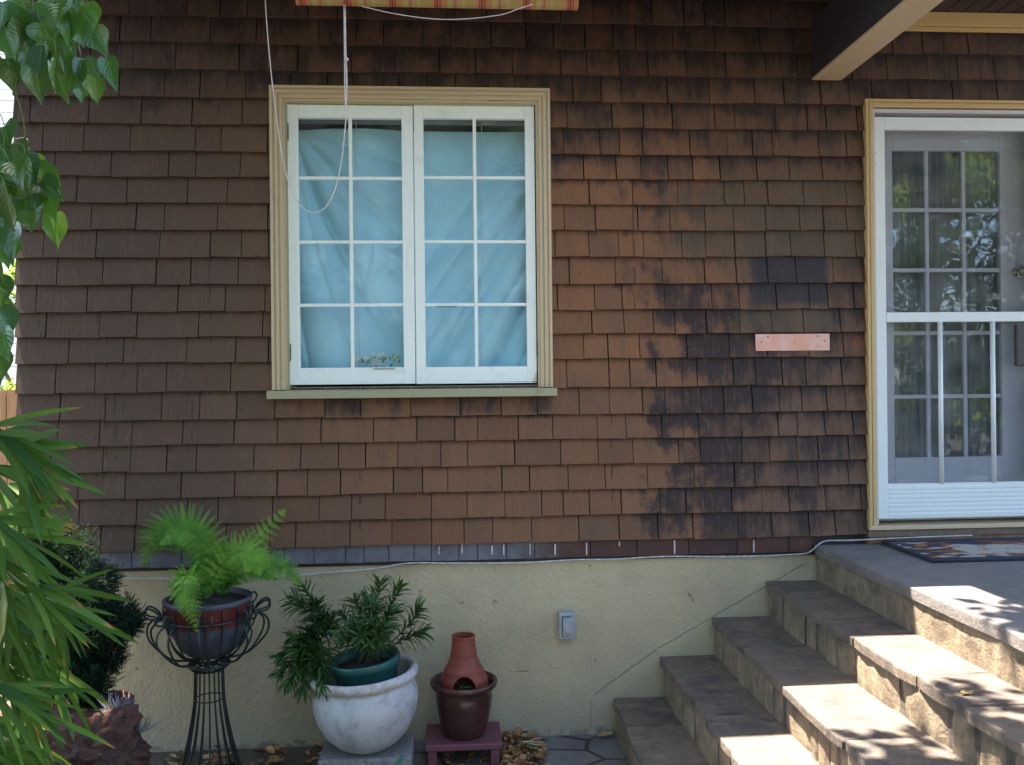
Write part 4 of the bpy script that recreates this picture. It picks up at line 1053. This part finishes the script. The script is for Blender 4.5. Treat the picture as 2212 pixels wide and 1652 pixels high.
for k in range(420):
    if k < 300:
        u = rl.random()**1.2; x = x0l+(x1l-x0l)*u-.01; y = rl.uniform(-.45, -.01); z = .012+.05*(1-u)*rl.random()*(1 if y < -.02 else .5)
    elif k < 360: x = rl.uniform(-.14, .2); y = rl.uniform(-.32, -.05); z = .01+rl.random()*.012
    else: x = rl.uniform(-1.35, -.6); y = rl.uniform(-.35, 0); z = .008+rl.random()*.012
    dry_leaf(b, Vector((x, y, z)), rl.uniform(.022, .055), rl)
tag(b.build('leaf_litter', M['dry']), 'drift of small dry brown and yellow leaves between the plant stand and the steps', 'leaf litter', kind='stuff')
for k, (px, py, Y_, L, yaw, lb) in enumerate(((1310, 1590, -.05, .085, .3, 'curled brown leaf lying at the foot of the lowest step'), (1135, 1588, -.04, .07, .4, 'larger rust brown leaf on top of the leaf drift by the wall'))):
    b = MB(); p = at(px-18, py, Y_); p.z = max(p.z, .02); dry_leaf(b, p, L, rl, yaw, .15); tag(b.build('fallen_leaf', M['dry'], loc=p), lb, 'leaf', 'fallen leaves')
b = MB(); p = atz(2090, 1438+58, TZ[3]+.006); p = atz(2075, 1498, TZ[3]+.008); dry_leaf(b, p, .055, rl, .3, .1); tag(b.build('fallen_leaf', M['dry'], loc=p), 'dark reddish leaf lying on the sunlit upper step', 'leaf', 'fallen leaves')
b = MB()
for k in range(16):
    dry_leaf(b, Vector((rl.uniform(-1.3, -.75), rl.uniform(-.26, -.06), .02)), rl.uniform(.05, .085), rl, None, .2)
tag(b.build('leaf_scatter', M['dry']), 'larger pale dry leaves scattered around the foot of the wire stand', 'leaf litter', kind='stuff')
# pale strappy dry blades
b = MB()
for k in range(9):
    p = at(1120+rl.uniform(-12, 12), 1603+rl.uniform(-8, 8), -.14); p.z = .03+rl.random()*.02; lance(b, p, (rl.uniform(.2, 1), rl.uniform(-.6, .3), rl.uniform(0, .3)), rl.uniform(.08, .13), .009, .4, None, .9)
tag(b.build('dried_grass_tuft', simple('straw', (.5, .45, .28), (.38, .34, .2), rough=.8)), 'pale straw coloured dry blades sticking out of the leaf drift', 'dry grass')

# ------------------------------------------------------------------ foreground climber (top left)
m_ivy = m_leaf('glossy_leaf', (.020, .070, .022), (.085, .20, .022), .25, .25, veins=True, spec=.6)
def heart(b, base, d, nrm, L, W, r, curl=.3):
    d = Vector(d).normalized(); nrm = Vector(nrm); s_ = d.cross(nrm).normalized(); up = s_.cross(d).normalized()
    prof = [(0, .10), (.05, .52), (.14, .84), (.26, 1.0), (.38, .95), (.52, .76), (.66, .50), (.78, .27), (.88, .12), (1, .0)]
    rows = []
    for k, (t, wv) in enumerate(prof):
        c = base+d*L*(t-.02)-up*curl*L*t*t*.45; hw = W*.5*wv; back = d*(-.10*L if k in (1, 2) else 0)
        wig = .03*L*math.sin(t*9+r*9)
        rows.append([c-s_*hw+up*(hw*.35+wig)+back, c-s_*hw*.5+up*(hw*.16)+back*.4, c, c+s_*hw*.5+up*(hw*.16)+back*.4, c+s_*hw+up*(hw*.35-wig)+back])
    b.grid(rows, r)
ri = random.Random(17)
climb = empty('leafy_climber', 'glossy green heart-leaved branches hanging into view at the upper left', 'climbing plant', at(-60, 60, -2.65))
bl_, bs_ = MB(), MB()
leaves = [  # tip of petiole px,py, direction (px), length px, width px
 (178, 30, (18, 65), 75, 45), (205, 68, (28, 52), 62, 48), (178, 128, (22, 75), 85, 45), (205, 168, (5, 62), 60, 30), (232, 128, (20, 75), 85, 34), (160, -12, (10, 35), 60, 42),
 (20, 22, (25, 80), 85, 60), (60, 30, (25, 55), 70, 60), (90, 50, (20, 45), 68, 55), (10, 70, (-10, 30), 60, 55), (75, 140, (12, 72), 85, 48), (115, 95, (22, 78), 90, 52), (140, 95, (15, 70), 80, 46), (150, 145, (8, 60), 62, 40),
 (40, 110, (10, 60), 75, 55), (15, 130, (12, 55), 70, 45), (120, 20, (20, 60), 72, 50), (140, 40, (12, 70), 70, 46), (100, 0, (15, 50), 70, 55), (45, -10, (10, 50), 70, 55), (0, 10, (-5, 60), 80, 60), (190, 5, (16, 42), 55, 38),
 (128, 170, (14, 50), 56, 34), (170, 190, (10, 45), 48, 26), (30, 60, (30, 50), 75, 60), (90, 100, (-5, 60), 80, 50),
 (10, 275, (12, 60), 75, 60), (45, 340, (35, 60), 80, 50), (75, 360, (60, 70), 90, 48), (60, 385, (30, 50), 70, 58), (30, 395, (-10, 55), 75, 62), (105, 410, (18, 80), 90, 50), (90, 395, (50, 35), 70, 46), (15, 420, (15, 70), 85, 58), (55, 430, (5, 60), 70, 54), (20, 350, (20, 45), 70, 60), (0, 330, (-10, 60), 75, 55), (118, 462, (8, 68), 78, 42), (75, 455, (-8, 58), 70, 52),
 (30, 490, (0, 78), 88, 56), (5, 470, (0, 60), 80, 50), (10, 520, (8, 60), 75, 50),
 (8, 640, (18, 55), 72, 50), (-5, 670, (22, 55), 80, 55), (5, 720, (15, 70), 85, 46), (-12, 755, (10, 60), 80, 50), (-10, 600, (10, 50), 70, 50),
]
for q in range(34):
    if q < 20: px, py = ri.uniform(-30, 165), ri.uniform(-40, 150); py = min(py, 190-px*.2)
    elif q < 30: px, py = ri.uniform(-30, 95), ri.uniform(285, 450)
    else: px, py = ri.uniform(-30, 5), ri.uniform(480, 760)
    leaves.append((px, py, (ri.uniform(-15, 25), 60), ri.uniform(65, 92), ri.uniform(44, 60)))
for (px, py, dpx, L, W) in leaves:
    Yl = -2.62+ri.uniform(-.13, .13); sc_ = (Yl+4.2)/FPX
    p = at(px, py, Yl); q = at(px+dpx[0], py+dpx[1], Yl+ri.uniform(-.04, .03)); d = q-p
    nrm = Vector((ri.uniform(-.7, .7), -1, ri.uniform(-.1, .9)))
    heart(bl_, p, d, nrm, L*sc_*1.0, W*sc_*1.25, ri.random()**1.4, ri.uniform(-.1, .5))
    bs_.tube(bez([p, p-d.normalized()*.02+Vector((-.01, .01, .012)), p+Vector((-.035, .02, .035))], 4), .0009, 5)
for pts in ([(-80, -40), (20, 0), (110, 20), (160, 65), (175, 125), (178, 130)], [(110, 20), (180, 75), (232, 128)], [(-80, 10), (0, 60), (90, 90), (140, 110)], [(-60, 330), (0, 380), (60, 378), (100, 400)], [(-60, 380), (20, 400), (90, 430), (118, 460)], [(-60, 560), (-10, 600), (5, 690)], [(30, 190), (50, 260), (52, 320), (45, 345)], [(-40, 80), (30, 160), (30, 200)]):
    bs_.tube(bez([at(px, py, -2.62+.02*k) for k, (px, py) in enumerate(pts)], 6), .0013, 6)
sub(bl_.build('foliage', m_ivy, climb), climb); sub(bs_.build('stem', simple('green_vine', (.12, .16, .04), rough=.6), climb), climb)

# ------------------------------------------------------------------ bamboo (lower left)
m_bam = m_leaf('bamboo_leaf', (.016, .066, .013), (.085, .160, .020), .55, .2, edge=(.45, .16, .05), spec=.22)
bamb = empty('bamboo', 'clump of fresh green bamboo leaves crowding the lower left foreground', 'bamboo', at(-60, 1500, -2.8))
bl_, bs_ = MB(), MB(); rb = random.Random(31)
# spray: node position, leaf directions
sprays = [((-10, 930), 9, -20, 60), ((30, 960), 10, -12, 75), ((60, 1000), 9, 0, 80), ((20, 1050), 8, 10, 100), ((-10, 1120), 9, -15, 70), ((50, 1150), 3, -10, 40), ((-20, 1180), 10, 15, 95), ((30, 1290), 9, -10, 60), ((75, 1270), 7, 5, 60), ((110, 1270), 4, 0, 55), ((120, 1300), 8, 20, 100), ((20, 1330), 9, 30, 110), ((-10, 1260), 8, 30, 80),
          ((60, 1400), 8, 40, 110), ((100, 1430), 6, 35, 85), ((20, 1450), 9, 20, 90), ((-20, 1480), 9, 0, 70), ((60, 1520), 6, 10, 70), ((-10, 1560), 9, 10, 60), ((-20, 1400), 8, 10, 80), ((30, 1600), 5, 20, 70), ((-30, 1000), 9, 10, 100), ((-30, 1620), 7, -10, 40)]
for (px, py), nl, a0, a1 in sprays:
    Yb = -2.95+rb.uniform(-.22, .22); sc_ = (Yb+4.2)/FPX; p = at(px, py, Yb)
    bs_.tube(bez([at(px-70, py-rb.uniform(10, 60), Yb+.02), at(px-30, py-12, Yb+.01), p], 5), .0014, 6)
    nl = int(nl*1.35)
    for k in range(nl):
        ang = math.radians(a0+(a1-a0)*(k+rb.random())/nl+rb.gauss(0, 16)); L = rb.uniform(100, 215)*sc_*(.85 if ang < .2 else 1)
        d = MROT @ Vector((math.cos(ang), -math.sin(ang), rb.uniform(-.45, .45)))
        o_ = MROT @ Vector((rb.uniform(-18, 6)*sc_, rb.uniform(-10, 10)*sc_, 0))
        nrm = MROT @ Vector((rb.uniform(-.5, .5), rb.uniform(-.2, .9), 1))
        lance(bl_, p+o_, d, L, rb.uniform(8, 19)*sc_, rb.uniform(.1, .6), nrm, rb.random(), 8, .08)
for xx in (-70, -40, -95):
    bs_.tube(bez([atz(-260, 1800, .0)+Vector((xx*.002, 0, 0)), at(xx-20, 1500, -2.95), at(xx, 1150, -2.93), at(xx-10, 820, -2.9)], 8), .005, 8)
sub(bl_.build('foliage', m_bam, bamb), bamb); sub(bs_.build('stem', simple('bamboo_cane', (.22, .26, .07), (.15, .17, .05), rough=.4), bamb), bamb)

# ------------------------------------------------------------------ background on the left beyond the corner
n = NT('cedar_fence'); g = n.noise(1, 6, .65, n.coord((30, 30, 2))); M['cedar'] = n.done(n.mix(n.step(g, .3, .7), (.42, .23, .10), (.30, .16, .08)), .7, .3)
fe = empty('wooden_fence', 'orange brown board fence past the left corner of the house', 'fence', (-3, 2.2, 0)); b = MB(); x = -7.0
while x < -2.15:
    b.box((x, 2.2, .05), (x+.135, 2.22, 1.72+rs.uniform(-.01, .01)), rs.random()); x += .142
sub(b.build('board', M['cedar'], fe), fe); b = MB(); b.box((-7, 2.222, .4), (-2.15, 2.26, .49)); b.box((-7, 2.222, 1.4), (-2.15, 2.26, 1.49)); sub(b.build('rail', M['cedar'], fe), fe)
nb = empty('neighbour_house', 'pale cream neighbouring house glimpsed beyond the left corner of the wall', 'house', (-7, 8, 0))
b = MB(); b.box((-14, 7.5, 0), (-3.2, 8, 6.2)); k = .2
while k < 6.1: b.box((-14, 7.47, k), (-3.2, 7.495, k+.14)); k += .15
sub(b.build('wall', m_paint('pale_siding', (.82, .78, .66), (.7, .66, .55), .2, .6), nb, ), nb)
b = MB(); b.box((-14.5, 7.3, 6.21), (-2.8, 12, 6.4)); sub(b.build('roof', M['brownwood'], nb), nb)

def leafcloud(b, c, rad, n, size, rnd, flat=1.0, r=None):
    for _ in range(n):
        v = Vector((rnd.gauss(0, 1), rnd.gauss(0, 1), rnd.gauss(0, 1))).normalized()*(rnd.random()**.45); p = Vector(c)+Vector((v.x*rad[0], v.y*rad[1], v.z*rad[2]))
        d = Vector((rnd.uniform(-1, 1), rnd.uniform(-1, 1), rnd.uniform(-.8, .5))).normalized(); s_ = d.cross(Vector((rnd.uniform(-.5, .5), rnd.uniform(-.5, .5), 1))).normalized(); L = size*rnd.uniform(.6, 1.3)
        b.face([p, p+d*L*.45-s_*L*.28, p+d*L, p+d*L*.45+s_*L*.28], rnd.random())
m_tree = m_leaf('tree_leaf', (.08, .12, .02), (.26, .28, .04), .5, .4)
def tree(name, label, base, h, blobs, n, size, seed, cat='tree', trunk=.09):
    rnd = random.Random(seed); e = empty(name, label, cat, base); b, t = MB(), MB(); B = Vector(base)
    t.tube(bez([B, B+Vector((.1, .05, h*.4)), B+Vector((-.05, .1, h*.75))], 6), [trunk*(1-.5*k/12) for k in range(13)], 10)
    top = B+Vector((-.05, .1, h*.7))
    for (cx_, cy_, cz_, rr) in blobs:
        c = B+Vector((cx_, cy_, cz_)); t.tube(bez([top-Vector((0, 0, h*.2)), top*.4+c*.6+Vector((0, 0, .1)), c], 6), [trunk*.4*(1-.8*k/12) for k in range(13)], 7)
        for q in range(5):
            v = Vector((rnd.gauss(0, 1), rnd.gauss(0, 1), rnd.gauss(0, .7))).normalized()*rr*.8; t.tube([c, c+v*.5+Vector((0, 0, .05)), c+v], [trunk*.1, trunk*.07, trunk*.03], 5)
            leafcloud(b, c+v*.6, (rr*.5, rr*.5, rr*.38), n//5, size, rnd)
    sub(b.build('crown', m_tree, e), e); sub(t.build('trunk', simple('bark', (.14, .11, .09), (.08, .065, .05), 18, .9, .01), e), e); return e
tree('hedge_shrub', 'sunlit green foliage past the left corner of the house behind the fence', (-3.6, 3.4, 0), 3.0, [(0, 0, 1.3, .7), (.5, .1, 1.9, .6), (-.6, 0, 2.1, .7), (.2, .2, 2.6, .55), (.6, -.3, .7, .6), (1.0, 0, 1.5, .5), (.0, -.4, .6, .6), (.9, .2, 2.1, .5), (.9, -.2, 1.2, .5)], 1700, .075, 41, 'shrub', .05)
sh = empty('added_side_hedge', 'unseen tall dense hedge added beyond the bamboo to dim the left of the wall', 'hedge', (-2.7, -2.4, 0)); rh = random.Random(61); b, t = MB(), MB()  # out-of-frame hedge, added to keep sky light off the left wall
for k in range(46):
    c = (-2.62+rh.uniform(-.3, .25), rh.uniform(-4.6, -1.0), rh.uniform(.3, 3.6)); leafcloud(b, c, (.42, .5, .5), 260, .09, rh); t.tube([(c[0], c[1], 0), c], .015, 5)
sub(b.build('foliage', m_tree, sh), sh); sub(t.build('stem', M['brownwood'], sh), sh)
ts = empty('added_tall_shrub', 'unseen tall evergreen shrub mass added facing the wall to block sky light from its left', 'shrub', (-2.6, -6, 0)); b, t = MB(), MB()  # added mass behind the camera, blocks sky for the left part
for k in range(60):
    c = (rh.uniform(-4.4, -1.0), rh.uniform(-7.0, -4.9), rh.uniform(.3, 4.9)); leafcloud(b, c, (.55, .5, .55), 260, .12, rh); t.tube([(c[0], c[1], 0), c], .02, 5)
sub(b.build('foliage', m_leaf('evergreen_leaf', (.03, .055, .02), (.05, .09, .025), .5, .2), ts), ts); sub(t.build('stem', M['brownwood'], ts), ts)
bh = empty('boundary_hedge', 'tall sunlit hedge closing off the front of the garden, reflected in the door glass', 'hedge', (3, -14, 0)); b, t = MB(), MB()
for k in range(150):
    c = (rh.uniform(-9, 15), rh.uniform(-15, -13.6), rh.uniform(.2, 9.5)); leafcloud(b, c, (1.1, .6, 1.0), 230, .28, rh)
    if k % 4 == 0: t.tube([(c[0], c[1], 0), c], .04, 5)
sub(b.build('foliage', m_tree, bh), bh); sub(t.build('stem', M['brownwood'], bh), bh)
# tree overhanging the steps (its dappled shade falls on them)
tree('shade_tree', 'leafy tree beside the steps that throws dappled shade on them', (3.4, -3.6, 0), 5.2, [(-2.70, 2.65, 5.2, .36), (-3.25, 2.42, 5.0, .40), (-3.70, 2.35, 4.9, .36), (-2.9, 1.8, 5.3, .6), (-2.2, 2.5, 5.2, .42), (0, 0, 5.6, 1.0), (-1.6, .2, 5.4, .7), (.3, .7, 5.8, .8), (-3.9, 1.6, 5.1, .4)], 150, .13, 43)
tree('added_canopy_tree', 'unseen spreading tree added in front of the house so its high crown shades the wall and pots', (-2.7, -7.2, 0), 5.5, [(0, 0, 5.2, 1.3), (0, 1.6, 5.4, 1.2), (-1.2, 2.6, 5.3, 1.1), (.3, 2.9, 5.6, 1.0), (-.3, 4.2, 5.5, 1.0), (1.3, 1.2, 5.4, 1.1), (1.6, -.3, 5.0, 1.1), (-1.6, .9, 5.0, 1.2), (-1.5, 4.0, 5.6, .9), (.9, 4.4, 5.9, .7), (-1.4, -1, 4.4, 1.2), (1, -1.2, 4.2, 1.2)], 1500, .12, 44, trunk=.16)  # crown added above the view to block high sky and darken the wall
tree('garden_tree', 'unseen dense tree added left of the path to darken the left of the house front', (-3.2, -3.6, 0), 5.0, [(0, 0, 4.6, 1.2), (1.1, .5, 4.5, 1.0), (1.9, .2, 4.8, .9), (.6, 1.3, 4.6, .9), (-.8, .8, 4.6, 1.0), (1.6, 1.4, 5.0, .8), (2.5, -.5, 5.0, .8), (2.4, 1.5, 4.4, .7), (1.2, 2.3, 4.6, .7), (2.2, .6, 3.9, .7), (.4, 2.2, 4.2, .7), (.9, 1.4, 3.6, .6), (0, 1.4, 3.2, .8), (1.3, 2.9, 4.4, .6), (.5, 3.0, 4.2, .6)], 2300, .10, 45)  # unseen crown, added and thickened to shade the left side
for k, (x, y, lb) in enumerate(((-3.5, -12, 'left garden tree of the sunny row reflected in the glass'), (.5, -12.5, 'middle garden tree of the sunny row reflected in the glass'), (4.5, -12, 'right garden tree of the sunny row reflected in the glass'), (8.5, -11, 'outermost right garden tree of the sunny row reflected in the glass'))):
    tree('garden_tree', lb, (x, y, 0), 6.5, [(0, 0, 3.6, 1.5), (1.3, 0, 2.4, 1.3), (-1.3, .2, 2.4, 1.3), (.2, .3, 1.1, 1.1), (1.8, 0, .9, 1.0), (-1.8, 0, .9, 1.0), (.9, .3, 5.1, 1.3), (-1.0, .2, 5.2, 1.3), (0, 0, 6.6, 1.2)], 1500, .17, 50+k)
